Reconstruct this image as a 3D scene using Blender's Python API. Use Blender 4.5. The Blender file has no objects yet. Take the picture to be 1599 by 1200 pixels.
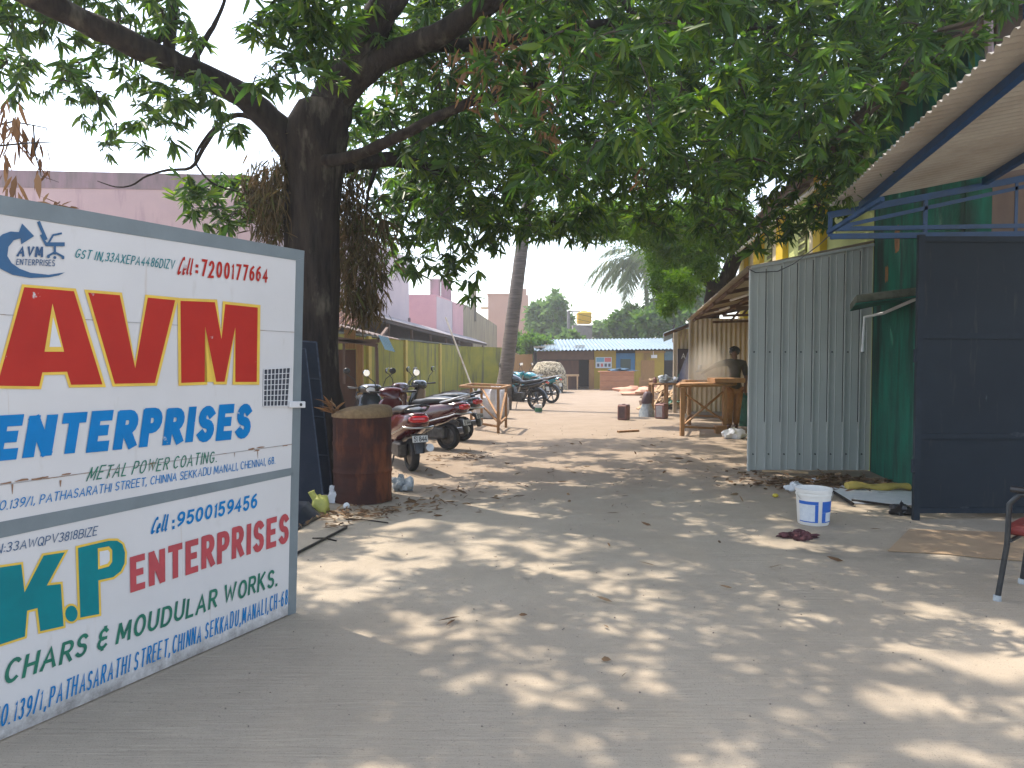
import bpy, math, random
import numpy as np
from mathutils import Vector, Matrix, Quaternion
R = math.radians
SC = bpy.context.scene
COL = SC.collection

# ------------------------------------------------------------------ camera
CAM_H = 1.5
F_PX = 1180.0
PITCH = math.atan(44 / F_PX)
cam_d = bpy.data.cameras.new("camera")
cam = bpy.data.objects.new("camera", cam_d)
COL.objects.link(cam)
cam.location = (0, 0, CAM_H)
cam.rotation_euler = (R(90) - PITCH, 0, 0)
cam_d.sensor_width = 36
cam_d.lens = 36 * F_PX / 1599
cam_d.clip_start = 0.05
cam_d.clip_end = 3000
SC.camera = cam

# ------------------------------------------------------------------ light
SUN_DIR = Vector((-0.40, 0.37, 1.0)).normalized()
SUN_EL = math.asin(SUN_DIR.z)
SUN_AZ = math.atan2(SUN_DIR.x, SUN_DIR.y)
w = bpy.data.worlds.new("World")
SC.world = w
w.use_nodes = True
wn = w.node_tree
wn.nodes.clear()
sky = wn.nodes.new("ShaderNodeTexSky")
sky.sky_type = 'NISHITA'
sky.sun_disc = False
sky.sun_elevation = SUN_EL
sky.sun_rotation = SUN_AZ
sky.air_density = 1.0
sky.dust_density = 1.5
sky.ozone_density = 1.0
sky.altitude = 10
bgn = wn.nodes.new("ShaderNodeBackground")
bgn.inputs["Strength"].default_value = 0.15
wo = wn.nodes.new("ShaderNodeOutputWorld")
hz_ = wn.nodes.new("ShaderNodeHueSaturation")   # a hazy, washed out sky
hz_.inputs["Saturation"].default_value = .68
wn.links.new(sky.outputs[0], hz_.inputs["Color"])
wn.links.new(hz_.outputs[0], bgn.inputs[0])
wn.links.new(bgn.outputs[0], wo.inputs[0])
sl = bpy.data.lights.new("sun", 'SUN')
sl.energy = 2.15
sl.angle = R(0.55)
sl.color = (1.0, 0.90, 0.77)
so = bpy.data.objects.new("sun", sl)
COL.objects.link(so)
so.location = (-20, 20, 50)
so.rotation_euler = SUN_DIR.to_track_quat('Z', 'Y').to_euler()
SC.view_settings.view_transform = 'Standard'
SC.view_settings.look = 'None'
SC.view_settings.exposure = 1.72
SC.view_settings.gamma = 1.0
SC.cycles.max_bounces = 8
SC.cycles.diffuse_bounces = 4
SC.cycles.transparent_max_bounces = 8
SC.cycles.volume_bounces = 1
SC.cycles.volume_step_rate = 4
SC.cycles.use_denoising = True

# ------------------------------------------------------------------ geometry of the view
CP, SP = math.cos(PITCH), math.sin(PITCH)
SLOPE = 0.006


def gz(y):
    return -SLOPE * min(max(0.0, y - 14), 46)


def ray(px, py):
    a = (px - 799.5) / F_PX
    b = (600 - py) / F_PX
    return Vector((a, CP + b * SP, -SP + b * CP))


def at(px, py, Y):
    d = ray(px, py)
    return Vector((0, 0, CAM_H)) + d * (Y / d.y)


def G(px, py):
    d = ray(px, py)
    t = -CAM_H / d.z
    if t * d.y > 14:
        t = -(CAM_H - SLOPE * 14) / (d.z + SLOPE * d.y)
    return Vector((0, 0, CAM_H)) + d * t


# ------------------------------------------------------------------ materials
def nd(nt, t, **k):
    n = nt.nodes.new(t)
    for a, b in k.items():
        setattr(n, a, b)
    return n


def mixc(nt, fac, a, b):
    m = nd(nt, "ShaderNodeMix", data_type='RGBA')
    for s, v in ((0, fac), (6, a), (7, b)):
        if isinstance(v, (tuple, list)):
            m.inputs[s].default_value = (*v[:3], 1)
        elif isinstance(v, (int, float)):
            m.inputs[s].default_value = v
        else:
            nt.links.new(v, m.inputs[s])
    return m.outputs[2]


def noise(nt, scale, detail=4, vec=None, rough=.6, stretch=None, dist=0):
    n = nd(nt, "ShaderNodeTexNoise")
    n.inputs["Scale"].default_value = scale
    n.inputs["Detail"].default_value = detail
    n.inputs["Roughness"].default_value = rough
    n.inputs["Distortion"].default_value = dist
    tc = nd(nt, "ShaderNodeTexCoord")
    v = tc.outputs["Object"]
    if stretch:
        mp = nd(nt, "ShaderNodeMapping")
        mp.inputs["Scale"].default_value = stretch
        nt.links.new(v, mp.inputs[0])
        v = mp.outputs[0]
    nt.links.new(v, n.inputs[0])
    return n.outputs["Fac"]


def ramp(nt, fac, a, b):
    r = nd(nt, "ShaderNodeMapRange")
    r.clamp = True
    r.inputs[1].default_value = a
    r.inputs[2].default_value = b
    nt.links.new(fac, r.inputs[0])
    return r.outputs[0]


def newmat(name):
    m = bpy.data.materials.new(name)
    m.use_nodes = True
    nt = m.node_tree
    return m, nt, nt.nodes["Principled BSDF"]


def M(name, c, c2=None, scale=6, rough=.7, bump=0, bscale=40, metal=0, stretch=None, lo=.35, hi=.65,
      c3=None, s3=3, lo3=.55, hi3=.7, stretch3=None, coat=0, spec=None, isl=0, bstretch=None):
    m, nt, b = newmat(name)
    col = tuple(c)
    if c2:
        col = mixc(nt, ramp(nt, noise(nt, scale, 6, stretch=stretch), lo, hi), c, c2)
    if c3:
        col = mixc(nt, ramp(nt, noise(nt, s3, 8, stretch=stretch3), lo3, hi3), col, c3)
    if isl:
        g = nd(nt, "ShaderNodeNewGeometry")
        hs = nd(nt, "ShaderNodeHueSaturation")
        mr = nd(nt, "ShaderNodeMapRange")
        mr.inputs[3].default_value = 1 - isl
        mr.inputs[4].default_value = 1 + isl
        nt.links.new(g.outputs["Random Per Island"], mr.inputs[0])
        nt.links.new(mr.outputs[0], hs.inputs["Value"])
        if isinstance(col, tuple):
            hs.inputs["Color"].default_value = (*col[:3], 1)
        else:
            nt.links.new(col, hs.inputs["Color"])
        col = hs.outputs[0]
    if isinstance(col, tuple):
        b.inputs["Base Color"].default_value = (*col[:3], 1)
    else:
        nt.links.new(col, b.inputs["Base Color"])
    b.inputs["Roughness"].default_value = rough
    b.inputs["Metallic"].default_value = metal
    if coat:
        b.inputs["Coat Weight"].default_value = coat
        b.inputs["Coat Roughness"].default_value = .08
    if spec is not None:
        b.inputs["Specular IOR Level"].default_value = spec
    if bump:
        bp = nd(nt, "ShaderNodeBump")
        bp.inputs["Strength"].default_value = bump
        bp.inputs["Distance"].default_value = .02
        nt.links.new(noise(nt, bscale, 6, stretch=bstretch, dist=.4 if bstretch else 0), bp.inputs["Height"])
        nt.links.new(bp.outputs[0], b.inputs["Normal"])
    return m


def leafmat(name, cols, trans=.35, rough=.42, spec=.5):
    """cols: three colours picked per leaf"""
    m, nt, b = newmat(name)
    g = nd(nt, "ShaderNodeNewGeometry")
    cr = nd(nt, "ShaderNodeValToRGB")
    e = cr.color_ramp.elements
    e[0].color = (*cols[0], 1)
    e[1].color = (*cols[-1], 1)
    for i, c in enumerate(cols[1:-1]):
        k = e.new((i + 1) / (len(cols) - 1))
        k.color = (*c, 1)
    nt.links.new(g.outputs["Random Per Island"], cr.inputs[0])
    nt.links.new(cr.outputs[0], b.inputs["Base Color"])
    b.inputs["Roughness"].default_value = rough
    b.inputs["Specular IOR Level"].default_value = spec
    tr = nd(nt, "ShaderNodeBsdfTranslucent")
    hs = nd(nt, "ShaderNodeHueSaturation")
    hs.inputs["Hue"].default_value = .485
    hs.inputs["Saturation"].default_value = 1.15
    hs.inputs["Value"].default_value = 1.7
    nt.links.new(cr.outputs[0], hs.inputs["Color"])
    nt.links.new(hs.outputs[0], tr.inputs[0])
    mx = nd(nt, "ShaderNodeMixShader")
    mx.inputs[0].default_value = trans
    nt.links.new(b.outputs[0], mx.inputs[1])
    nt.links.new(tr.outputs[0], mx.inputs[2])
    nt.links.new(mx.outputs[0], nt.nodes["Material Output"].inputs[0])
    return m


# ------------------------------------------------------------------ mesh builder
class MB:
    def __init__(s):
        s.v, s.f, s.m, s.cur = [], [], [], 0

    def add(s, vs, fs):
        o = len(s.v)
        s.v.extend(Vector(p) for p in vs)
        for f in fs:
            s.f.append([i + o for i in f])
            s.m.append(s.cur)
        return s

    def box(s, c, d, rot=None):
        x, y, z = d[0] / 2, d[1] / 2, d[2] / 2
        P = [Vector((sx * x, sy * y, sz * z)) for sz in (-1, 1) for sy in (-1, 1) for sx in (-1, 1)]
        if rot is not None:
            if not isinstance(rot, Matrix):
                rot = Matrix.Rotation(rot, 3, 'Z')
            P = [rot @ p for p in P]
        c = Vector(c)
        return s.add([p + c for p in P],
                     [(0, 2, 3, 1), (4, 5, 7, 6), (0, 1, 5, 4), (2, 6, 7, 3), (0, 4, 6, 2), (1, 3, 7, 5)])

    def span(s, a, b):
        a, b = Vector(a), Vector(b)
        return s.box((a + b) / 2, b - a)

    def bar(s, p, q, wd, h=None, up=(0, 0, 1)):
        p, q = Vector(p), Vector(q)
        h = h or wd
        d = (q - p)
        L = d.length
        d.normalize()
        u = Vector(up)
        sd = d.cross(u)
        if sd.length < 1e-4:
            u = Vector((0, 1, 0))
            sd = d.cross(u)
        sd.normalize()
        u = sd.cross(d)
        rot = Matrix((sd, d, u)).transposed()
        return s.box((p + q) / 2, (wd, L, h), rot)

    def tube(s, pts, r, n=8, cap=True):
        pts = [Vector(p) for p in pts]
        k = len(pts)
        if not isinstance(r, (list, tuple)):
            r = [r] * k
        t0 = (pts[1] - pts[0]).normalized()
        a = t0.orthogonal().normalized()
        vs = []
        for i, p in enumerate(pts):
            if i == 0:
                t = pts[1] - pts[0]
            elif i == k - 1:
                t = pts[-1] - pts[-2]
            else:
                t = (pts[i + 1] - pts[i]).normalized() + (pts[i] - pts[i - 1]).normalized()
            t.normalize()
            a = (a - t * a.dot(t)).normalized()
            b = t.cross(a)
            for j in range(n):
                th = 2 * math.pi * j / n
                vs.append(p + (a * math.cos(th) + b * math.sin(th)) * r[i])
        fs = [(i * n + j, i * n + (j + 1) % n, (i + 1) * n + (j + 1) % n, (i + 1) * n + j)
              for i in range(k - 1) for j in range(n)]
        if cap:
            fs += [tuple(range(n - 1, -1, -1)), tuple((k - 1) * n + j for j in range(n))]
        return s.add(vs, fs)

    def lathe(s, prof, n=24, c=(0, 0, 0), axis='Z', cap=True):
        c = Vector(c)
        vs = []
        for r, z in prof:
            for j in range(n):
                th = 2 * math.pi * j / n
                p = (r * math.cos(th), r * math.sin(th), z)
                if axis == 'X':
                    p = (p[2], p[0], p[1])
                elif axis == 'Y':
                    p = (p[0], -p[2], p[1])
                vs.append(c + Vector(p))
        k = len(prof)
        fs = [(i * n + j, i * n + (j + 1) % n, (i + 1) * n + (j + 1) % n, (i + 1) * n + j)
              for i in range(k - 1) for j in range(n)]
        if cap:
            fs += [tuple(range(n - 1, -1, -1)), tuple((k - 1) * n + j for j in range(n))]
        return s.add(vs, fs)

    def loft(s, secs, cap=True):
        n = len(secs[0])
        k = len(secs)
        vs = [p for q in secs for p in q]
        fs = [(i * n + j, i * n + (j + 1) % n, (i + 1) * n + (j + 1) % n, (i + 1) * n + j)
              for i in range(k - 1) for j in range(n)]
        if cap:
            fs += [tuple(range(n - 1, -1, -1)), tuple((k - 1) * n + j for j in range(n))]
        return s.add(vs, fs)

    def prism(s, pts, ext):
        pts = [Vector(p) for p in pts]
        e = Vector(ext)
        n = len(pts)
        return s.add(pts + [p + e for p in pts],
                     [tuple(range(n - 1, -1, -1)), tuple(range(n, 2 * n))] +
                     [(i, (i + 1) % n, n + (i + 1) % n, n + i) for i in range(n)])

    def poly(s, pts):
        return s.add(pts, [tuple(range(len(pts)))])

    def sheet(s, P, U, V, pitch=.076, amp=.012, nv=2, kind='sine', sag=0, jag=0):
        """corrugated sheet: waves step along U, run along V"""
        P, U, V = Vector(P), Vector(U), Vector(V)
        nrm = U.cross(V).normalized()
        L = U.length
        per = max(2, int(round(L / pitch)))
        if kind == 'sine':
            prof = [(i / 6 / per, amp * math.sin(2 * math.pi * i / 6)) for i in range(per * 6 + 1)]
        else:  # flat pans with upstanding ribs
            prof = []
            for i in range(per):
                for f, h in ((0, 0), (.02, amp), (.09, amp), (.13, 0), (.42, 0), (.44, amp * .25), (.5, amp * .25), (.52, 0),
                             (.72, 0), (.74, amp * .25), (.8, amp * .25), (.82, 0)):
                    prof.append(((i + f) / per, h))
            prof.append((1, 0))
        vs = []
        for k in range(nv + 1):
            v = k / nv
            for u, h in prof:
                j = random.uniform(-jag, jag) if k in (0, nv) else 0
                vs.append(P + U * u + V * (v + j) + nrm * (h - sag * math.sin(math.pi * v)))
        m = len(prof)
        return s.add(vs, [(k * m + i, k * m + i + 1, (k + 1) * m + i + 1, (k + 1) * m + i)
                          for k in range(nv) for i in range(m - 1)])

    def blob(s, c, r, n=14, k=9, nz=.12, seed=0, flat=True):
        rnd = random.Random(seed)
        c = Vector(c)
        ph = [(rnd.uniform(0, 6.3), rnd.uniform(0, 6.3), rnd.randint(2, 5), rnd.randint(1, 4)) for _ in range(5)]
        secs = []
        for i in range(k + 1):
            la = -math.pi / 2 + math.pi * i / k
            ring = []
            for j in range(n):
                lo = 2 * math.pi * j / n
                d = 1 + sum(nz / 2 * math.sin(a * lo + p) * math.cos(b * la + q) for p, q, a, b in ph)
                z = math.sin(la) * d
                if flat:
                    z = max(z, -.75)
                ring.append(c + Vector((r[0] * math.cos(la) * math.cos(lo) * d, r[1] * math.cos(la) * math.sin(lo) * d, r[2] * z)))
            secs.append(ring)
        return s.loft(secs)

    def build(s, name, mat, parent=None, smooth=0, bevel=0, label=None, local=False, kind=None):
        me = bpy.data.meshes.new(name)
        off = Vector((0, 0, 0))
        q = parent
        while q is not None and not local:
            off += q.location
            q = q.parent
        me.from_pydata([p - off for p in s.v], [], s.f)
        mats = mat if isinstance(mat, (list, tuple)) else [mat]
        for q in mats:
            me.materials.append(q)
        if len(mats) > 1:
            me.polygons.foreach_set("material_index", s.m)
        if smooth:
            me.polygons.foreach_set("use_smooth", [True] * len(me.polygons))
            me.set_sharp_from_angle(angle=R(smooth))
        me.validate()
        me.update()
        o = bpy.data.objects.new(name, me)
        COL.objects.link(o)
        if parent is not None:
            o.parent = parent
        if bevel:
            b = o.modifiers.new("bevel", 'BEVEL')
            b.width = bevel
            b.segments = 1
            b.limit_method = 'ANGLE'
        if label:
            o["label"] = label
        if kind:
            o["kind"] = kind
        return o


def ringe(c, u, v, n=12, p=2.0):
    """superellipse ring"""
    c, u, v = Vector(c), Vector(u), Vector(v)
    out = []
    for j in range(n):
        th = 2 * math.pi * (j + .5) / n
        a, b = math.cos(th), math.sin(th)
        out.append(c + u * math.copysign(abs(a) ** (2 / p), a) + v * math.copysign(abs(b) ** (2 / p), b))
    return out


def T(name, label, cat, loc, rz=0, group=None):
    o = bpy.data.objects.new(name, None)
    COL.objects.link(o)
    o.location = loc
    o.rotation_euler = (0, 0, rz)
    o.empty_display_size = .2
    o["label"] = label
    o["category"] = cat
    if group:
        o["group"] = group
    return o


def tag(o, label, cat, group=None):
    o["label"] = label
    o["category"] = cat
    if group:
        o["group"] = group
    return o


def struct(o):
    o["kind"] = "structure"
    return o


def dup(root, loc, rz, label, group=None):
    r = root.copy()
    COL.objects.link(r)
    r.location = loc
    r.rotation_euler = (0, 0, rz)
    r["label"] = label
    if group:
        r["group"] = group
    for ch in list(root.children):
        c = ch.copy()
        COL.objects.link(c)
        c.parent = r
        for g in list(ch.children):
            d = g.copy()
            COL.objects.link(d)
            d.parent = c
    return r


def npmesh(name, V, loops, starts, totals, mat, parent=None, smooth=False):
    me = bpy.data.meshes.new(name)
    V = np.asarray(V, dtype=np.float32)
    if parent is not None:
        V = V - np.array(parent.location, dtype=np.float32)
    me.vertices.add(len(V))
    me.vertices.foreach_set("co", V.ravel())
    me.loops.add(len(loops))
    me.loops.foreach_set("vertex_index", np.asarray(loops, dtype=np.int32))
    me.polygons.add(len(starts))
    me.polygons.foreach_set("loop_start", np.asarray(starts, dtype=np.int32))
    me.polygons.foreach_set("loop_total", np.asarray(totals, dtype=np.int32))
    if smooth:
        me.polygons.foreach_set("use_smooth", np.ones(len(starts), dtype=bool))
    me.update(calc_edges=True)
    me.materials.append(mat)
    o = bpy.data.objects.new(name, me)
    COL.objects.link(o)
    if parent is not None:
        o.parent = parent
    return o


def nrm(a):
    return a / np.maximum(np.linalg.norm(a, axis=1, keepdims=True), 1e-6)


def leaves(name, P, D, L, W, mat, parent=None, droop=.25, kite=False, rng=None):
    """one blade per row: base P, direction D, length L, width W"""
    rng = rng or np.random.default_rng(1)
    n = len(P)
    D = nrm(D)
    rv = nrm(rng.normal(size=(n, 3)) + np.array([0, 0, 1.2]))
    S = nrm(np.cross(D, rv))
    N = np.cross(S, D)
    L = np.asarray(L)[:, None]
    Wd = np.asarray(W)[:, None]
    down = np.array([[0, 0, -1.0]])
    if kite:
        a = P
        m = P + D * L * .45 + down * L * droop * .25
        tp = P + D * L + down * L * droop
        V = np.stack([a, m + S * Wd / 2, tp, m - S * Wd / 2], 1).reshape(-1, 3)
        loops = np.arange(4 * n)
        return npmesh(name, V, loops, np.arange(n) * 4, np.full(n, 4), mat, parent)
    m1 = P + D * L * .3 + down * L * droop * .1
    m2 = P + D * L * .68 + down * L * droop * .45
    tp = P + D * L * .98 + down * L * droop
    fold = N * Wd * .18
    V = np.stack([P, m1 + S * Wd / 2 + fold, m1 - S * Wd / 2 + fold, m2 + S * Wd * .38 + fold, m2 - S * Wd * .38 + fold, tp, m1, m2], 1).reshape(-1, 3)
    base = np.arange(n)[:, None] * 8
    pat = np.array([0, 6, 1, 0, 2, 6, 1, 6, 7, 3, 6, 2, 4, 7, 3, 7, 5, 7, 4, 5])
    loops = (base + pat[None, :]).ravel()
    tot = np.tile([3, 3, 4, 4, 3, 3], n)
    st = np.concatenate([[0], np.cumsum(tot)[:-1]])
    return npmesh(name, V, loops, st, tot, mat, parent, smooth=False)


random.seed(7)

# ------------------------------------------------------------------ palette
m_bark = M("bark", (.042, .033, .027), (.016, .013, .012), 14, .95, 1.0, 16, stretch=(1, 1, .14), c3=(.11, .095, .075), s3=4.5, lo3=.56, hi3=.70, stretch3=(1, 1, .35), bstretch=(1, 1, .16), spec=.15)
m_barkl = M("limb_bark", (.075, .06, .05), (.035, .028, .024), 9, .95, .8, 30)
m_palm = M("palm_bark", (.19, .16, .14), (.10, .085, .075), 7, .95, .7, 18, stretch=(.4, .4, 3))
m_white = M("white_enamel", (.64, .63, .63), (.58, .575, .58), 1.3, .45, .04, 8, lo=.4, hi=.8,
            c3=(.52, .49, .45), s3=5, lo3=.63, hi3=.80, spec=.35)
m_gframe = M("grey_blue_enamel", (.185, .215, .225), (.15, .175, .185), 3, .55, .1, 30, c3=(.22, .14, .09), s3=9, lo3=.66, hi3=.78)
m_rust = M("rust", (.20, .09, .045), (.10, .045, .03), 10, .85, .2, 60)
m_tred = M("sign_red", (.44, .026, .016), (.36, .02, .014), 5, .5, 0, spec=.2, lo=.3, hi=.8, c3=(.56, .54, .53), s3=11, lo3=.67, hi3=.715)
m_tred2 = M("sign_dull_red", (.47, .06, .07), (.38, .05, .06), 7, .5, c3=(.56, .54, .53), s3=13, lo3=.67, hi3=.715)
m_tyel = M("sign_yellow", (.76, .50, .06), (.65, .42, .06), 8, .5)
m_tblue = M("sign_blue", (.0, .185, .47), (.0, .155, .40), 6, .5, spec=.2, c3=(.56, .54, .53), s3=12, lo3=.67, hi3=.715)
m_tteal = M("sign_teal", (.0, .20, .22), (.0, .165, .185), 6, .5, spec=.2, c3=(.56, .54, .53), s3=9, lo3=.67, hi3=.715)
m_tgreen = M("sign_green", (.01, .17, .10), (.01, .12, .08), 12, .5, c3=(.56, .54, .53), s3=16, lo3=.67, hi3=.715)
m_tnavy = M("sign_navy", (.02, .09, .20), (.03, .07, .14), 12, .5)
m_drum = M("rusty_drum", (.055, .020, .014), (.032, .014, .012), 5, .8, .15, 50, c3=(.17, .055, .022), s3=2.4, lo3=.52, hi3=.72, stretch3=(2.2, 2.2, .5), spec=.2)
m_sack = M("jute_sack", (.22, .145, .07), (.16, .10, .05), 30, .95, .5, 120)
m_navy = M("navy_steel", (.010, .015, .025), (.016, .021, .032), 3, .6, .1, 30, c3=(.03, .033, .037), s3=7, lo3=.6, hi3=.75, spec=.15)
m_navyl = M("navy_edge", (.045, .055, .08), (.025, .032, .046), 20, .6, spec=.15)
m_wallg = M("lime_wall", (.23, .212, .010), (.17, .17, .014), 2.5, .9, .25, 25, c3=(.06, .06, .028), s3=1.2, lo3=.50, hi3=.66, stretch3=(2.5, 2.5, .35))
m_wally = M("lime_pilaster", (.45, .33, .06), (.36, .28, .06), 6, .9, .2, 25)
m_mould = M("mould", (.10, .10, .06), (.05, .05, .04), 12, .95, .3, 30)
m_brown = M("brown_board", (.10, .045, .026), (.075, .034, .02), 8, .8, .15, 40, stretch=(1, 1, .2))
m_brownl = M("brown_planks", (.36, .20, .07), (.26, .14, .055), 14, .85, .2, 30, stretch=(6, 6, .4))
m_wood = M("raw_timber", (.34, .19, .085), (.25, .13, .055), 16, .8, .3, 60, stretch=(1, 1, .25))
m_woodo = M("orange_timber", (.38, .205, .085), (.27, .14, .06), 16, .75, .3, 60, stretch=(1, 1, .25))
m_woodp = M("pale_timber", (.50, .36, .22), (.38, .25, .14), 12, .85, .2, 40, isl=.35)
m_plank = M("counter_board", (.42, .20, .11), (.34, .15, .08), 9, .85, .2, 40, stretch=(.4, 1, 3))
m_lilac = M("lilac_plaster", (.60, .43, .43), (.54, .39, .40), 1.2, .92, .15, 14, c3=(.38, .25, .29), s3=1.6, lo3=.55, hi3=.75, stretch3=(2, 2, .3))
m_lilacw = M("pale_lilac_plaster", (.56, .47, .49), (.50, .42, .45), 1.2, .92, .15, 14)
m_pink = M("pink_plaster", (.62, .36, .38), (.56, .32, .35), 1.5, .92, .1, 14)
m_damp = M("damp_concrete", (.22, .18, .18), (.35, .24, .27), 2, .95, .3, 14, stretch=(2, 2, .4))
m_conc = M("weathered_concrete", (.34, .29, .18), (.20, .17, .13), 1.2, .95, .3, 14, stretch=(2, 2, .4))
m_peach = M("peach_plaster", (.44, .27, .20), (.40, .245, .185), .6, .95, 0)
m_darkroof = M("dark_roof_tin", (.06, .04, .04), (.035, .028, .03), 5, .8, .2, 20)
m_tin = M("galvanised_tin", (.52, .45, .36), (.40, .33, .25), 2, .55, .05, 20, metal=.25, c3=(.26, .15, .08), s3=2.3, lo3=.6, hi3=.75)
m_tinw = M("inner_tin", (.55, .46, .33), (.46, .38, .27), 3, .6, 0, metal=.15, c3=(.25, .17, .10), s3=2, lo3=.6, hi3=.8)
m_grey = M("grey_cladding", (.43, .45, .425), (.37, .39, .37), 1.0, .45, .05, 14, metal=.0, c3=(.27, .23, .17), s3=4, lo3=.6, hi3=.8, stretch3=(3, 3, .3))
m_seam = M("dark_seam", (.03, .035, .035), None, rough=.8)
m_bluroof = M("blue_white_tin", (.17, .235, .28), (.14, .20, .25), 2, .5, 0, metal=.1, c3=(.30, .28, .26), s3=1.5, lo3=.6, hi3=.75, stretch3=(2, .5, 1))
m_awn = M("awning_tin", (.37, .345, .30), (.30, .28, .245), 2.5, .6, .1, 14, c3=(.22, .19, .15), s3=1.1, lo3=.5, hi3=.75)
m_bluebar = M("blue_paint", (.006, .055, .17), (.01, .045, .12), 8, .5, .08, 40)
m_olive = M("olive_wall", (.38, .27, .035), (.31, .23, .04), 1.5, .9, .1, 14, c3=(.20, .12, .05), s3=1.0, lo3=.52, hi3=.72, stretch3=(1.5, 1, .35))
m_paleg = M("pale_green_wall", (.52, .56, .22), (.46, .51, .20), 1.5, .9, .1, 14)
m_yel = M("yellow_pilaster", (.66, .46, .02), (.58, .41, .03), 3, .85, .1, 14)
m_cream = M("cream_band", (.68, .58, .40), (.6, .5, .35), 3, .85)
m_green = M("teal_green_wall", (.0, .15, .095), (.004, .075, .05), 2.6, .85, .3, 16, c3=(.010, .026, .02), s3=1.7, lo3=.50, hi3=.66, stretch3=(2.2, 2.2, .3), stretch=(2, 2, .5))
m_greenl = M("worn_green", (.03, .22, .16), (.02, .16, .12), 5, .85, .3, 16, c3=(.2, .12, .05), s3=2, lo3=.58, hi3=.66)
m_black = M("black_weathered_shade", (.015, .02, .02), (.03, .045, .04), 3, .9, .3, 20)  # weathered plaster, with the corner's shadow put into the colour
m_brownwall = M("stained_wall", (.20, .15, .12), (.14, .105, .09), 2, .9, .2, 14, stretch=(2, 2, .4))
m_slab = M("mossy_concrete", (.07, .08, .055), (.15, .15, .11), 9, .95, .5, 30)
m_gate = M("dark_gate_steel", (.010, .016, .024), (.014, .022, .031), 1.3, .65, .06, 14, c3=(.050, .046, .044), s3=6, lo3=.60, hi3=.80, stretch3=(2.5, 2.5, .3), spec=.2)
m_gatee = M("dark_gate_rail", (.018, .026, .037), (.013, .02, .028), 8, .6, spec=.15)
m_rub = M("black_rubber", (.012, .012, .013), (.02, .019, .018), 30, .8)
m_plas = M("black_plastic", (.014, .014, .016), (.02, .02, .022), 20, .35)
m_seat = M("vinyl_seat", (.03, .034, .038), (.05, .054, .058), 12, .38)
m_maroon = M("maroon_paint", (.06, .006, .009), (.05, .006, .008), 5, .25, coat=.8)
m_red = M("red_scooter_paint", (.075, .006, .010), (.065, .006, .009), 5, .25, coat=.8)
m_blackp = M("black_paint", (.012, .013, .016), (.018, .02, .024), 5, .22, coat=.8)
m_teal = M("teal_paint", (.0, .20, .24), (.01, .16, .2), 5, .25, coat=.7)
m_metal = M("bright_metal", (.55, .55, .55), (.4, .4, .4), 18, .28, metal=1)
m_silv = M("silver_plastic", (.45, .45, .46), (.36, .36, .37), 12, .35, metal=.4)
m_engine = M("engine_metal", (.11, .105, .1), (.06, .056, .052), 20, .5, metal=.7)
m_tail = M("tail_lamp_red", (.50, .012, .02), None, rough=.15, coat=1)
m_plate = M("number_plate", (.60, .60, .58), (.5, .5, .48), 14, .5)
m_ink = M("plate_ink", (.03, .03, .03), None, rough=.6)
m_mirror = M("mirror_glass", (.75, .8, .82), None, rough=.05, metal=1)
m_lens = M("lamp_lens", (.5, .52, .55), None, rough=.08, coat=1)
m_wht = M("white_plastic", (.72, .73, .75), (.62, .63, .65), 9, .5, .25, 25)
m_bag = M("grey_plastic_bag", (.42, .45, .46), (.22, .25, .27), 14, .4, .5, 30)
m_sackw = M("woven_sack", (.66, .64, .66), (.54, .52, .55), 10, .8, .5, 20)
m_bluet = M("blue_tarp", (.03, .10, .17), (.025, .075, .13), 12, .6, .2, 16)
m_bluep = M("bluish_tin", (.05, .12, .18), (.07, .15, .2), 8, .6)
m_navyt = M("navy_tarp", (.028, .035, .075), (.02, .025, .05), 8, .7, .3, 16)
m_org = M("orange_tarp", (.52, .30, .20), (.48, .23, .15), 4, .8, .4, 12)
m_greent = M("green_tarp", (.03, .17, .10), (.015, .09, .06), 9, .6, .4, 16)
m_tincan = M("tin_can", (.24, .12, .10), (.17, .08, .07), 14, .5, .05, metal=.25)
m_canlab = M("tin_label", (.42, .40, .42), (.3, .28, .31), 12, .5)
m_candark = M("tin_dark_label", (.07, .04, .05), (.1, .06, .06), 12, .5)
m_tank = M("yellow_tank", (.72, .45, .03), (.62, .38, .03), 5, .6, .1, 8)
m_block = M("grey_block", (.26, .24, .23), (.2, .19, .18), 4, .9)
m_blued = M("blue_door_paint", (.015, .14, .30), (.02, .11, .24), 3, .6)


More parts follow.
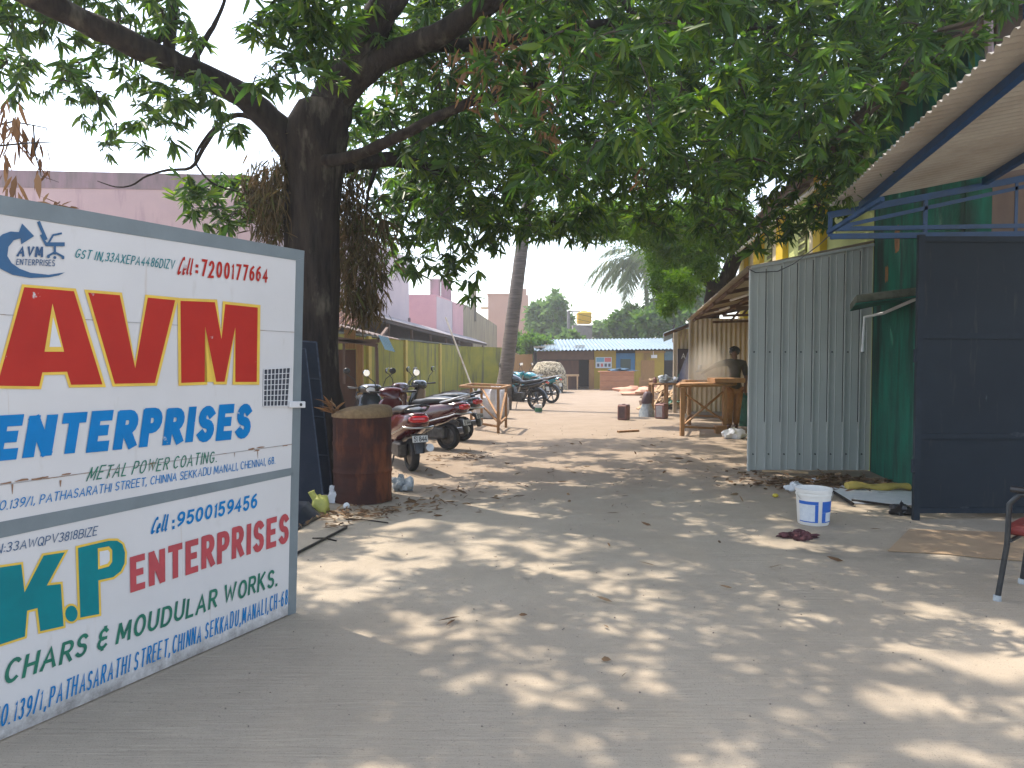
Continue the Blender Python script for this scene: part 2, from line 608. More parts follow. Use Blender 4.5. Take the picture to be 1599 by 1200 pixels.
def panel_mat():
    """sign enamel with the grime that has crept up from the bottom edge"""
    m, nt, b = newmat("sign_enamel")
    tc = nd(nt, "ShaderNodeTexCoord")
    sp = nd(nt, "ShaderNodeSeparateXYZ")
    nt.links.new(tc.outputs["Object"], sp.inputs[0])
    c = mixc(nt, ramp(nt, noise(nt, 1.3, 6), .4, .8), (.62, .595, .58), (.56, .535, .52))
    c = mixc(nt, ramp(nt, noise(nt, 6, 8, stretch=(1.5, 1.5, .5)), .62, .80), c, (.50, .46, .42))
    c = mixc(nt, ramp(nt, noise(nt, 9, 8, stretch=(3, 3, .12)), .66, .80), c, (.46, .36, .28))
    mu = nd(nt, "ShaderNodeMath", operation='MULTIPLY_ADD')
    mu.inputs[1].default_value = 1.1
    nt.links.new(noise(nt, 7, 8, rough=.75), mu.inputs[0])
    ng = nd(nt, "ShaderNodeMath", operation='MULTIPLY')
    ng.inputs[1].default_value = -2.6
    nt.links.new(sp.outputs[2], ng.inputs[0])
    nt.links.new(ng.outputs[0], mu.inputs[2])
    c = mixc(nt, ramp(nt, mu.outputs[0], .28, .62), c, (.24, .225, .21))
    nt.links.new(c, b.inputs["Base Color"])
    b.inputs["Roughness"].default_value = .45
    b.inputs["Specular IOR Level"].default_value = .35
    bp = nd(nt, "ShaderNodeBump")
    bp.inputs["Strength"].default_value = .5
    bp.inputs["Distance"].default_value = .02
    nt.links.new(noise(nt, 2.2, 3), bp.inputs["Height"])
    nt.links.new(bp.outputs[0], b.inputs["Normal"])
    return m


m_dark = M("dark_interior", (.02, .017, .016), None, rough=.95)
m_beam = M("brown_beam", (.13, .075, .05), (.10, .06, .045), 5, .8)
m_notice = M("notice_paper", (.55, .62, .66), (.5, .56, .6), 9, .6)
m_nred = M("notice_red", (.5, .13, .12), None, rough=.6)
m_ndk = M("notice_print", (.08, .08, .1), None, rough=.6)
m_nblue = M("notice_blue", (.12, .3, .42), None, rough=.6)
m_skin = M("skin", (.15, .075, .045), (.13, .062, .038), 20, .55)
m_shirt = M("dark_olive_shirt", (.055, .05, .038), (.042, .038, .03), 16, .9, .3, 30)
m_trou = M("tan_trousers", (.40, .20, .07), (.31, .15, .05), 14, .9, .4, 24)
m_hair = M("black_hair", (.012, .010, .009), None, rough=.7, bump=1, bscale=90)
m_shoe = M("dark_sandal", (.04, .03, .028), None, rough=.8)
m_card = M("cardboard", (.36, .25, .15), (.31, .21, .125), 5, .9, .1, 30, c3=(.27, .19, .12), s3=2, lo3=.55, hi3=.7)
m_bucket = M("bucket_plastic", (.72, .70, .66), (.64, .62, .58), 6, .45, 0, c3=(.42, .42, .4), s3=4, lo3=.6, hi3=.8)
m_bukb = M("bucket_blue_print", (.01, .10, .42), None, rough=.5)
m_cloth = M("maroon_rag", (.10, .035, .04), (.07, .025, .03), 16, .95, .6, 40)
m_yelt = M("yellow_foam", (.50, .38, .09), (.4, .3, .07), 14, .85, .3, 30)
m_chairf = M("chair_steel", (.035, .04, .045), (.05, .055, .06), 16, .35, metal=.5)
m_chairs = M("red_seat", (.20, .022, .018), (.15, .018, .015), 9, .6)
m_canp = M("yellow_green_plastic", (.36, .36, .08), (.28, .28, .06), 9, .55, .3, 20)
m_dryl = leafmat("dry_leaf", [(.10, .05, .025), (.20, .11, .05), (.30, .18, .09), (.16, .09, .05)], .22, .7, .2)
m_drygr = leafmat("dry_climber", [(.055, .045, .025), (.10, .075, .04), (.15, .11, .06), (.05, .07, .02)], .25, .8, .1)
m_litter = leafmat("leaf_litter", [(.10, .06, .035), (.17, .10, .055), (.25, .17, .1), (.08, .05, .03)], .05, .85, .1)
m_mango = leafmat("mango_leaf", [(.026, .064, .018), (.044, .106, .024), (.080, .165, .028), (.046, .092, .032), (.036, .08, .024), (.11, .19, .03), (.085, .13, .03)], .54, .38, .45)
m_neem = leafmat("neem_leaf", [(.05, .12, .02), (.08, .17, .025), (.11, .20, .03)], .45, .6, .2)
m_far = leafmat("far_leaf", [(.05, .11, .03), (.08, .16, .035), (.10, .19, .04)], .4, .7, .2)
m_farp = leafmat("pale_far_leaf", [(.08, .15, .05), (.11, .19, .06), (.09, .16, .05)], .4, .8, .1)
m_bush = leafmat("bright_bush_leaf", [(.06, .14, .03), (.10, .20, .04), (.13, .24, .05)], .4, .6, .2)
m_frond = leafmat("palm_frond", [(.06, .09, .035), (.08, .12, .05), (.10, .13, .06)], .3, .5, .3)


def camo():
    m, nt, b = newmat("camouflage_cloth")
    c = mixc(nt, ramp(nt, noise(nt, 9, 2), .48, .5), (.33, .28, .19), (.11, .09, .055))
    c = mixc(nt, ramp(nt, noise(nt, 13, 2), .56, .58), c, (.45, .39, .29))
    c = mixc(nt, ramp(nt, noise(nt, 11.3, 2), .62, .64), c, (.16, .14, .07))
    nt.links.new(c, b.inputs["Base Color"])
    b.inputs["Roughness"].default_value = .9
    return m


m_camo = camo()


# ------------------------------------------------------------------ ground
def ground_mat():
    m, nt, b = newmat("yard_ground")
    tc = nd(nt, "ShaderNodeTexCoord")
    sp = nd(nt, "ShaderNodeSeparateXYZ")
    nt.links.new(tc.outputs["Object"], sp.inputs[0])
    # concrete
    c = mixc(nt, ramp(nt, noise(nt, .9, 8, rough=.65), .35, .68), (.385, .325, .250), (.305, .258, .198))
    c = mixc(nt, ramp(nt, noise(nt, 3.3, 8, stretch=(.35, 1.4, 1), rough=.7), .55, .72), c, (.395, .335, .255))
    c = mixc(nt, ramp(nt, noise(nt, 38, 4), .62, .74), c, (.19, .155, .125))
    c = mixc(nt, ramp(nt, noise(nt, .55, 5, rough=.6), .60, .70), c, (.205, .18, .142))
    c = mixc(nt, ramp(nt, noise(nt, 1.6, 8, rough=.75, dist=.6), .62, .69), c, (.225, .19, .15))
    c = mixc(nt, ramp(nt, noise(nt, 150, 2), .60, .70), c, (.17, .145, .115))
    dm = nd(nt, "ShaderNodeMath", operation='MULTIPLY')
    dm.inputs[1].default_value = .28
    nt.links.new(ramp(nt, noise(nt, 1.15, 7, stretch=(1.5, .2, 1), rough=.65), .47, .68), dm.inputs[0])
    c = mixc(nt, dm.outputs[0], c, (.45, .355, .25))
    # sand
    s = mixc(nt, ramp(nt, noise(nt, 1.7, 8, rough=.65), .3, .7), (.31, .245, .185), (.245, .19, .14))
    s = mixc(nt, ramp(nt, noise(nt, 8, 6, rough=.7), .58, .75), s, (.19, .14, .10))
    s = mixc(nt, ramp(nt, noise(nt, 45, 3), .62, .72), s, (.22, .15, .1))
    # border: sand from y ~ 8.5 on, ragged
    add = nd(nt, "ShaderNodeMath", operation='ADD')
    mul = nd(nt, "ShaderNodeMath", operation='MULTIPLY')
    mul.inputs[1].default_value = 5.0
    nt.links.new(noise(nt, .8, 8, rough=.7), mul.inputs[0])
    nt.links.new(sp.outputs[1], add.inputs[0])
    nt.links.new(mul.outputs[0], add.inputs[1])
    f = ramp(nt, add.outputs[0], 9.7, 11.8)
    nt.links.new(mixc(nt, f, c, s), b.inputs["Base Color"])
    b.inputs["Roughness"].default_value = .9
    b.inputs["Specular IOR Level"].default_value = .2
    bp = nd(nt, "ShaderNodeBump")
    bp.inputs["Strength"].default_value = .45
    bp.inputs["Distance"].default_value = .02
    h = nd(nt, "ShaderNodeMath", operation='ADD')
    nt.links.new(noise(nt, 7, 8, rough=.7), h.inputs[0])
    nt.links.new(noise(nt, 22, 4, stretch=(.12, 1.6, 1)), h.inputs[1])
    nt.links.new(h.outputs[0], bp.inputs["Height"])
    nt.links.new(bp.outputs[0], b.inputs["Normal"])
    return m


ys = [-60, -6, 0, 4, 8, 11, 14, 18, 24, 32, 40, 50, 60, 90, 200, 800]
xs = [-500, -60, -20, -10, -5, 0, 5, 10, 20, 60, 500]
g = MB()
g.add([(x, y, gz(y)) for y in ys for x in xs],
      [(j * len(xs) + i, j * len(xs) + i + 1, (j + 1) * len(xs) + i + 1, (j + 1) * len(xs) + i)
       for j in range(len(ys) - 1) for i in range(len(xs) - 1)])
struct(g.build("ground", ground_mat()))

# ------------------------------------------------------------------ hand-painted lettering: a stroke font
def arc(cx, cy, rx, ry, a0, a1, n=9):
    return [(cx + rx * math.cos(R(a0 + (a1 - a0) * i / n)), cy + ry * math.sin(R(a0 + (a1 - a0) * i / n))) for i in range(n + 1)]


O_ = arc(.35, .5, .35, .5, 90, 450, 18)
FONT = {
    'A': (.76, [[(0, 0), (.38, 1), (.76, 0)], [(.14, .33), (.62, .33)]]),
    'B': (.62, [[(0, 0), (0, 1)], [(.02, 1), (.36, 1)] + arc(.36, .76, .22, .24, 90, -90, 6) + [(.02, .52)], [(.34, .52)] + arc(.36, .26, .26, .26, 90, -90, 6) + [(.02, 0)]]),
    'C': (.66, [arc(.36, .5, .36, .5, 50, 310, 14)]),
    'D': (.68, [[(0, 0), (0, 1)], [(.02, 1), (.3, 1)] + arc(.3, .5, .38, .5, 90, -90, 10) + [(.02, 0)]]),
    'E': (.56, [[(.56, 1), (0, 1), (0, 0), (.56, 0)], [(0, .52), (.46, .52)]]),
    'G': (.70, [arc(.36, .5, .36, .5, 50, 330, 14) + [(.68, .42), (.4, .42)]]),
    'H': (.66, [[(0, 0), (0, 1)], [(.66, 0), (.66, 1)], [(0, .5), (.66, .5)]]),
    'I': (.02, [[(.01, 0), (.01, 1)]]),
    'K': (.66, [[(0, 0), (0, 1)], [(.6, 1), (0, .42)], [(.2, .58), (.66, 0)]]),
    'L': (.5, [[(0, 1), (0, 0), (.5, 0)]]),
    'M': (.86, [[(0, 0), (.06, 1)], [(.08, 1), (.43, .2)], [(.78, 1), (.43, .2)], [(.80, 1), (.86, 0)]]),
    'N': (.66, [[(0, 0), (0, 1)], [(.02, 1), (.64, 0)], [(.66, 0), (.66, 1)]]),
    'O': (.70, [O_]),
    'P': (.58, [[(0, 0), (0, 1)], [(.02, 1), (.32, 1)] + arc(.32, .74, .26, .26, 90, -90, 7) + [(.02, .48)]]),
    'Q': (.70, [O_, [(.42, .28), (.70, -.04)]]),
    'R': (.62, [[(0, 0), (0, 1)], [(.02, 1), (.34, 1)] + arc(.34, .75, .25, .25, 90, -90, 7) + [(.02, .5)], [(.30, .46), (.62, 0)]]),
    'S': (.58, [arc(.3, .75, .26, .25, 30, 250, 9) + arc(.29, .25, .28, .25, 80, -150, 9)]),
    'T': (.64, [[(0, 1), (.64, 1)], [(.32, 1), (.32, 0)]]),
    'U': (.66, [[(0, 1), (0, .35)] + arc(.33, .33, .33, .33, 180, 360, 9) + [(.66, 1)]]),
    'V': (.72, [[(0, 1), (.36, 0), (.72, 1)]]),
    'W': (1.0, [[(0, 1), (.24, 0), (.5, .8), (.76, 0), (1, 1)]]),
    'X': (.66, [[(0, 0), (.66, 1)], [(0, 1), (.66, 0)]]),
    'Z': (.6, [[(0, 1), (.6, 1), (0, 0), (.6, 0)]]),
    '0': (.58, [arc(.29, .5, .29, .5, 90, 450, 16)]),
    '1': (.12, [[(0, .85), (.1, 1), (.1, 0)]]),
    '2': (.56, [arc(.28, .72, .27, .28, 165, -35, 9) + [(0, 0), (.56, 0)]]),
    '3': (.54, [arc(.25, .75, .26, .25, 150, -80, 8) + arc(.25, .26, .28, .26, 80, -150, 8)]),
    '4': (.6, [[(.44, 0), (.44, 1), (0, .3), (.6, .3)]]),
    '5': (.55, [[(.5, 1), (.06, 1), (.03, .55)] + arc(.26, .31, .28, .31, 120, -150, 10)]),
    '6': (.56, [[(.44, .98)] + arc(.32, .45, .32, .42, 120, 180, 4), arc(.28, .29, .28, .29, 180, 540, 14)]),
    '7': (.54, [[(0, 1), (.54, 1), (.18, 0)]]),
    '8': (.54, [arc(.27, .75, .23, .25, -90, 270, 12), arc(.27, .26, .27, .26, 90, 450, 12)]),
    '9': (.56, [[(.12, .02)] + arc(.24, .55, .32, .42, -60, 0, 4), arc(.28, .71, .28, .29, 0, 360, 14)]),
    '.': (.06, [[(.0, 0), (.06, 0)]]),
    ',': (.08, [[(.08, .07), (.0, -.14)]]),
    ':': (.08, [[(0, .18), (.08, .18)], [(0, .66), (.08, .66)]]),
    '/': (.36, [[(0, -.05), (.36, 1.05)]]),
    '-': (.34, [[(0, .48), (.34, .48)]]),
    '&': (.56, [arc(.3, .73, .24, .25, 35, 265, 9), arc(.3, .26, .28, .26, 95, 325, 9), [(.3, .5), (.48, .5)], [(.34, .98), (.34, 1.1)], [(.34, -.1), (.34, .02)]]),
    'e': (.44, [[(.02, .28), (.42, .34)] + arc(.22, .27, .21, .27, 15, 310, 10)]),
    'l': (.2, [[(.12, 1.0), (.0, .1), (.14, 0), (.22, .08)]]),
    ' ': (.28, []),
}


def widen(pl, h):
    """polyline -> strip of quads with mitred joins; closed when first == last"""
    P = [Vector((x, y)) for x, y in pl]
    Q = [P[0]]
    for p in P[1:]:
        if (p - Q[-1]).length > 1e-4:
            Q.append(p)
    P = Q
    closed = len(P) > 3 and (P[0] - P[-1]).length < 1e-3
    if not closed:
        P[0] = P[0] - (P[1] - P[0]).normalized() * h * .8
        P[-1] = P[-1] + (P[-1] - P[-2]).normalized() * h * .8
    n = len(P)
    Lf, Rt = [], []
    for i in range(n):
        if closed:
            a = P[i] - P[i - 1 if i else n - 2]
            b = P[i + 1 if i < n - 1 else 1] - P[i]
        else:
            a = P[i] - P[i - 1] if i else P[1] - P[0]
            b = P[i + 1] - P[i] if i < n - 1 else a
        a = a.normalized()
        b = b.normalized()
        t = a + b
        if t.length < .2:
            t = a
        t.normalize()
        m = Vector((-t.y, t.x))
        k = max(.45, abs(m.dot(Vector((-a.y, a.x)))))
        Lf.append(P[i] + m * h / k)
        Rt.append(P[i] - m * h / k)
    return Lf, Rt


# ------------------------------------------------------------------ the painted entrance gate
GA = G(0, 1160)
GB = G(462, 957)
GU = Vector((GB.x - GA.x, GB.y - GA.y, 0)).normalized()
GN = Vector((GU.y, -GU.x, 0))           # towards the drive
if GN.dot(-GA) < 0:
    GN = -GN


def gp(px, py, off=0.0):
    """point of the gate plane seen at this spot of the sign"""
    d = ray(px, py)
    o = Vector((0, 0, CAM_H))
    t = (GA - o).dot(GN) / d.dot(GN)
    return o + d * t + GN * off


def z1(x, y): return (x / 3.198, 280 + y / 3.198)
def z2(x, y): return (x / 3.198, 640 + y / 3.198)
def z3(x, y): return (x / 3.198, 900 + y / 3.198)


gate = T("entrance_gate", "white sheet steel entrance gate leaf with grey border and hand painted company lettering", "gate", (GB.x, GB.y, 0))
_lift = [0]


def paint(mb, text, TL, BL, TR, BR, wt, slant=0.0, jit=.02, gap=.22, seed=0):
    """brush-painted line of capitals between four corners on the gate (wt = stroke width / height)"""
    rnd = random.Random(seed)
    c = [gp(*q) for q in (BL, BR, TR, TL)]
    hh = wt / 2
    # real width of the line in letter heights; letters are squeezed or stretched, brush strokes are not
    ratio = ((c[1] - c[0]).length + (c[2] - c[3]).length) / ((c[3] - c[0]).length + (c[2] - c[1]).length)
    fw = sum(FONT[ch][0] for ch in text)
    ns = sum(1 for ch in text if ch != ' ')
    sx = max(.25, (ratio - ns * wt - gap * (len(text) - 1)) / fw)
    tot = fw * sx + ns * wt + gap * (len(text) - 1)
    x = 0
    for ch in text:
        wd = FONT[ch][0] * sx
        if ch == ' ':
            mb.append(MB())
        jx, jy, js = rnd.uniform(-jit, jit), rnd.uniform(-jit, jit) * 1.5, 1 + rnd.uniform(-jit, jit) * 2
        for pl in FONT[ch][1]:
            pts = [(hh + px * sx, hh + py * (1 - 2 * hh)) for px, py in pl]
            Lf, Rt = widen(pts, hh)
            _lift[0] = (_lift[0] + 1) % 9
            off = .0032 + .00018 * _lift[0]
            vs = []
            for q in Lf + Rt:
                v = q.y
                if ch not in ',/&Q':
                    v = min(max(v, 0), 1)
                v = v * js + jy
                u = (x + q.x + jx + slant * (v - .5)) / tot
                p = (c[0] * (1 - u) + c[1] * u) * (1 - v) + (c[3] * (1 - u) + c[2] * u) * v
                vs.append(p + GN * off)
            n = len(Lf)
            mb[-1].add(vs, [(i, i + 1, n + i + 1, n + i) for i in range(n - 1)])
        x += wd + (wt if ch != ' ' else 0) + gap


def offset_poly(P, d):
    P = [Vector(p) for p in P]
    ar = sum(P[i - 1].x * P[i].y - P[i].x * P[i - 1].y for i in range(len(P)))
    s = 1 if ar > 0 else -1
    out = []
    for i in range(len(P)):
        a = (P[i] - P[i - 1]).normalized()
        b = (P[(i + 1) % len(P)] - P[i]).normalized()
        na = Vector((a.y, -a.x)) * s
        nb = Vector((b.y, -b.x)) * s
        m = (na + nb)
        if m.length < .1:
            m = na
        m.normalize()
        out.append(P[i] + m * min(d / max(.3, m.dot(na)), d * 2.2))
    return out


def flat(mb, P, f, off):
    mb.poly([gp(*f(p[0], p[1]), off) for p in P])


# panel: two welded fields in a grey border, on a steel frame
XL = -260   # the leaf runs on past the edge of the photograph to its hinges


def top_y(px): return 305 + (392 - 305) * px / 475


def bot_y(px): return 1160 + (957 - 1160) * px / 462


def gslab(mb, pl, o0, o1):
    mb.prism([gp(x, y, o0) for x, y in pl], GN * (o1 - o0))


HG = gp(-150, bot_y(-150))
pan = MB()
gslab(pan, [(-150, bot_y(-150) - 4), (461.5, bot_y(461.5) - 2), (474, top_y(474) + 2), (-150, top_y(-150) + 2)], -.012, 0)
pan.build("panel", panel_mat(), gate)
fr = MB()
# borders painted and standing 2.5 mm proud
gslab(fr, [(-150, top_y(-150)), (475, top_y(475)), (474.4, top_y(475) + 11), (462, top_y(475) + 15), (-150, top_y(-150) + 34)], .0003, .0026)
gslab(fr, [(474.4, top_y(475) + 11.2), (461.8, bot_y(461.8)), (449.5, bot_y(449.5) - 1), (462, top_y(475) + 15.2)], .0003, .0026)
gslab(fr, [z2(-480, 650), z2(1466, 288), z2(1463, 326), z2(-480, 745)], .0003, .0026)
fr.build("border", m_gframe, gate)
# tube frame behind
bk = MB()
for a, b in (((-150, bot_y(-150) - 25), (455, bot_y(455) - 8)), ((-150, top_y(-150) + 20), (468, top_y(468) + 8)), ((-150, 870), (462, 738)),
             ((466, 400), (455, 950)), ((-150, bot_y(-150) - 10), (-150, top_y(-150) + 6)), ((170, 340), (165, 1075))):
    bk.bar(gp(*a, -.035), gp(*b, -.035), .045, .04)
bk.build("frame", m_gframe, gate)
sm = MB()
for a, b, wd in ((z1(-60, 672), z1(1472, 765), .003), (z2(-60, 385), z2(1462, 172), .004)):
    sm.bar(gp(*a, .0012), gp(*b, .0012), wd, .0022, up=GN)
sm.build("weld_seam", M("seam_grey", (.33, .31, .30), (.25, .15, .09), 6, .7, lo=.5, hi=.6), gate)
rs = MB()
rnd = random.Random(3)
for (x, y) in ((220, 338), (180, 345), (30, 366), (110, 352), (1280, 205), (1250, 196), (1300, 188), (760, 268), (1420, 180), (330, 322)):
    c = gp(*z2(x, y), .0026)
    rs.poly([c + (GU * math.cos(t) * rnd.uniform(.012, .035) + Vector((0, 0, 1)) * math.sin(t) * rnd.uniform(.002, .006)) for t in
             [i * .785 for i in range(8)]])
for (x, y, h) in ((300, 352, 60), (760, 275, 46), (1285, 205, 70), (1170, 215, 40), (60, 372, 90), (545, 318, 36)):
    c = gp(*z2(x, y), .0029)
    c2 = gp(*z2(x, y + h * .55), .0029)
    wd_ = rnd.uniform(.002, .005)
    rs.poly([c - GU * wd_, c + GU * wd_, c2 + GU * wd_ * .25, c2 - GU * wd_ * .2])
rs.build("rust_stain", M("pale_rust", (.30, .17, .10), (.22, .11, .06), 30, .85), gate, kind="stuff")

m_logo = M("logo_navy", (.02, .085, .19), (.025, .07, .16), 8, .5)


def line(mat, *q):
    for a in q:
        mb = [MB()]
        paint(mb, *a)
        for k in mb:
            if k.f:
                k.build("lettering", mat, gate)


line(m_tblue, ("ENTERPRISES", z2(-28, 34), z2(-46, 262), z2(1256, -34), z2(1252, 140), .255, .10, .008, .09, 1))
line(m_tblue, ("NO.139/1, PATHASARATHI STREET, CHINNA SEKKADU MANALI, CHENNAI, 68.", z2(-40, 463), z2(-46, 512), z2(1372, 232), z2(1374, 270), .105, .12, .02, .11, 2))
line(m_tblue, ("9500159456", z2(887, 512), z2(880, 588), z2(1284, 418), z2(1282, 490), .17, .05, .02, .13, 3))
line(m_tblue, ("Cell", z2(770, 535), z2(752, 622), z2(836, 520), z2(838, 608), .12, .2, .01, .06, 4), (":", z2(858, 530), z2(855, 610), z2(872, 526), z2(870, 606), .2, 0, 0, 0, 4))
line(m_tblue, ("NO.139/1,PATHASARATHI STREET,CHINNA SEKKADU,MANALI,CH-68.", z3(-40, 668), z3(-46, 776), z3(1444, 62), z3(1446, 136), .085, .1, .02, .10, 5))
line(m_tred, ("7200177664", z1(1003, 400), z1(1000, 487), z1(1338, 442), z1(1334, 517), .15, .03, .02, .14, 6))
line(m_tred, ("Cell", z1(905, 385), z1(884, 478), z1(960, 393), z1(962, 484), .11, .2, .01, .06, 7), (":", z1(974, 405), z1(972, 480), z1(990, 407), z1(988, 482), .2, 0, 0, 0, 8))
line(m_tred2, ("ENTERPRISES", z2(644, 735), z2(650, 914), z2(1442, 512), z2(1440, 662), .19, .02, .008, .09, 9))
line(m_tgreen, ("METAL POWER COATING.", z2(446, 288), z2(432, 358), z2(1082, 203), z2(1084, 262), .095, .2, .02, .14, 10))
line(m_tgreen, ("CHARS & MOUDULAR WORKS.", z3(28, 425), z3(18, 545), z3(1386, -46), z3(1388, 44), .15, .12, .02, .12, 11))
line(m_tteal, ("GST IN,33AXEPA4486DIZV", z1(380, 348), z1(370, 393), z1(872, 404), z1(868, 452), .10, .1, .02, .12, 12))
line(m_tnavy, ("GSTIN:33AWQPV3818BIZE", z2(-150, 700), z2(-155, 748), z2(486, 580), z2(482, 626), .10, .1, .02, .12, 13))
line(m_logo, ("AVM", z1(92, 333), z1(80, 388), z1(213, 337), z1(213, 392), .21, .05, .01, .1, 14))
line(m_logo, ("ENTERPRISES", z1(80, 398), z1(76, 428), z1(272, 404), z1(272, 436), .12, 0, .01, .12, 15))
# the big shaded capitals
A_ = [(118, 540), (366, 560), (508, 1025), (352, 1027), (332, 962), (208, 965), (192, 1035), (-18, 1032)]
V_ = [(437, 567), (595, 580), (672, 945), (735, 592), (872, 605), (770, 1018), (570, 1022)]
M_ = [(898, 608), (1070, 615), (1103, 798), (1122, 625), (1284, 642), (1279, 1013), (1172, 1013), (1172, 740), (1118, 1012), (1076, 1012), (1021, 735), (1019, 1013), (902, 1018)]
m_letters = [m_tyel, m_tred, m_tteal, m_white]
for i, P in enumerate((A_, V_, M_)):
    L = MB()
    L.cur = 0
    flat(L, offset_poly(P, 14), z1, .0034 + .0003 * i)
    L.cur = 1
    flat(L, P, z1, .0046)
    if i == 0:
        L.cur = 0
        flat(L, [(258, 622), (316, 862), (218, 862)], z1, .0055)
        L.cur = 3
        flat(L, [(260, 690), (302, 838), (242, 838)], z1, .0064)
    if i == 2:
        L.cur = 0
        flat(L, [(1021, 735), (1062, 960), (1068, 1013), (1019, 1013)], z1, .0040)
    L.build("lettering", m_letters, gate)
K_ = [(-90, 800), (103, 772), (119, 912), (215, 728), (320, 712), (230, 878), (300, 870), (314, 1080), (198, 1106), (184, 990), (132, 1003), (121, 1132), (-90, 1200)]
P_ = [(386, 690), (540, 654), (582, 654), (608, 672), (621, 712), (619, 765), (600, 806), (562, 836), (488, 852), (492, 1020), (398, 1038)]
for P in (K_, P_):
    L = MB()
    L.cur = 0
    flat(L, offset_poly(P, 11), z2, .0034)
    L.cur = 2
    flat(L, P, z2, .0046)
    if P is P_:
        L.cur = 0
        flat(L, [(484, 692), (540, 682), (556, 700), (556, 760), (540, 782), (486, 797)], z2, .0055)
        L.cur = 3
        flat(L, [(493, 708), (534, 700), (543, 712), (543, 752), (532, 768), (494, 780)], z2, .0064)
    L.build("lettering", m_letters, gate)
dot = [(353 + 31 * math.cos(t), 1018 + 40 * math.sin(t)) for t in [i * math.pi / 9 for i in range(18)]]
L = MB()
L.cur = 0
flat(L, offset_poly(dot, 10), z2, .0037)
L.cur = 2
flat(L, dot, z2, .0050)
L.build("lettering", m_letters, gate)

E = MB()
E.poly([gp(*z1(x, y), .0034) for x, y in ((108, 222), (168, 285), (104, 326), (100, 296), (66, 306), (40, 338), (34, 384), (56, 420), (96, 448), (150, 468),
                                         (240, 478), (322, 466), (290, 482), (240, 491), (150, 494), (60, 478), (0, 448), (-34, 400), (-40, 350), (-24, 305), (10, 276), (50, 262), (92, 265))])


def brush(pts, h, off):
    Lf, Rt = widen(pts, h)
    n = len(Lf)
    E.add([gp(*z1(q.x, q.y), off) for q in Lf + Rt], [(i, i + 1, n + i + 1, n + i) for i in range(n - 1)])


brush([(192, 218), (206, 252), (226, 298)], 8, .0036)
brush([(204, 282), (228, 328)], 6, .0040)
brush([(236, 326), (312, 326)], 10, .0043)
brush([(240, 318), (262, 280), (302, 272)], 5, .0046)
brush([(270, 334), (270, 372)], 6, .0049)
brush([(236, 384), (270, 366), (312, 388)], 5, .0052)
for x, y in ((238, 388), (270, 392), (310, 393)):
    E.poly([gp(*z1(x + 8 * math.cos(t), y + 8 * math.sin(t)), .0055) for t in [i * .7 for i in range(9)]])
E.build("emblem", M("emblem_blue", (.02, .10, .22), (.025, .085, .18), 8, .5), gate)

# viewing grille and bolt
wn_ = MB()
gslab(wn_, [(411, 577), (452, 574.5), (448, 634), (410, 634.5)], .0005, .0022)
wq = wn_.build("viewing_window", M("window_dark", (.03, .035, .05), (.045, .05, .065), 20, .7), gate)
gr = MB()
for i in range(8):
    u = i / 7
    gr.bar(gp(411 + 41 * u, 577 - 2.5 * u, .006), gp(410 + 38 * u, 634.5 - .5 * u, .006), .004, .004, up=GN)
    gr.bar(gp(411 - u, 577 + 57.5 * u, .0085), gp(452 - 4 * u, 574.5 + 59.5 * u, .0085), .004, .004, up=GN)
gr.build("grille", m_white, wq)
bt = MB()
gslab(bt, [(449, 627), (473, 627), (473, 637), (449, 637)], .003, .022)
bl = bt.build("bolt", m_white, gate, bevel=.004)
bt = MB()
bt.tube([gp(465, 632, .02), gp(465, 632, .027)], .009, 10)
bt.build("bolt_hole", m_seam, bl)
# dry leaves caught on the gate's top edge

# ------------------------------------------------------------------ left boundary wall, fence, buildings behind
def WL(y, off=0.0):
    """the boundary wall's line on the left side"""
    return -6.35 + .119 * y + off


def yl(px, x0):
    """depth where the line x = x0 + .119 y is seen at px"""
    return -x0 / (.119 - (px - 799.5) / F_PX)


WH = 2.05
wall = T("boundary_wall", "long lime green plastered boundary wall with mould and yellow pilasters", "wall", (WL(24), 24, gz(24)))
b = MB()
Y0, Y1 = 12.0, 34.0
rr = random.Random(5)
nseg = 16
pts = [Y0 + (Y1 - Y0) * i / nseg for i in range(nseg + 1)]
sec = []
for y in pts:
    x = WL(y)
    t = gz(y) + WH + rr.uniform(-.02, .02)
    sec.append([Vector((x, y, gz(y) - .1)), Vector((x, y, t)), Vector((x - .2, y + .02, t)), Vector((x - .2, y + .02, gz(y) - .1))])
b.loft(sec)
e0, e1 = Vector((WL(Y1), Y1, 0)), Vector((1.0, 37.3, 0))
b.prism([(e0.x, e0.y, gz(Y1) - .1), (e0.x, e0.y, gz(Y1) + WH), (e0.x - .1, e0.y + .2, gz(Y1) + WH), (e0.x - .1, e0.y + .2, gz(Y1) - .1)],
        (e1 - e0) * .62 + Vector((0, 0, -.04)))
wb = b.build("wall_panel", m_wallg, wall)
for y in [yl(p, -6.35) for p in (632, 686, 727)] + [20.5, 16.5]:
    b = MB()
    b.box((WL(y) + .035, y, gz(y) + WH / 2), (.07, .26, WH + .04), -.119)
    b.build("pilaster", m_wally, wall)
b = MB()
sec = []
for y in pts:
    x = WL(y) - .1
    t = gz(y) + WH + .012
    sec.append([Vector((x + .125, y, t)), Vector((x + .10, y, t + .05)), Vector((x - .10, y, t + .05)), Vector((x - .125, y, t))])
b.loft(sec)
b.build("coping", m_mould, wall)
b = MB()
for i in range(26):
    y = 14 + 20 * i / 26 + rr.uniform(-.2, .2)
    b.blob((WL(y) + rr.uniform(.05, .5), y, gz(y) + .02), (rr.uniform(.25, .6), rr.uniform(.3, .7), rr.uniform(.04, .14)), 12, 6, .3, i)
o = b.build("dirt_bank", M("dirt", (.16, .11, .08), (.1, .07, .05), 9, .95, .6, 40), smooth=60)
o["kind"] = "stuff"

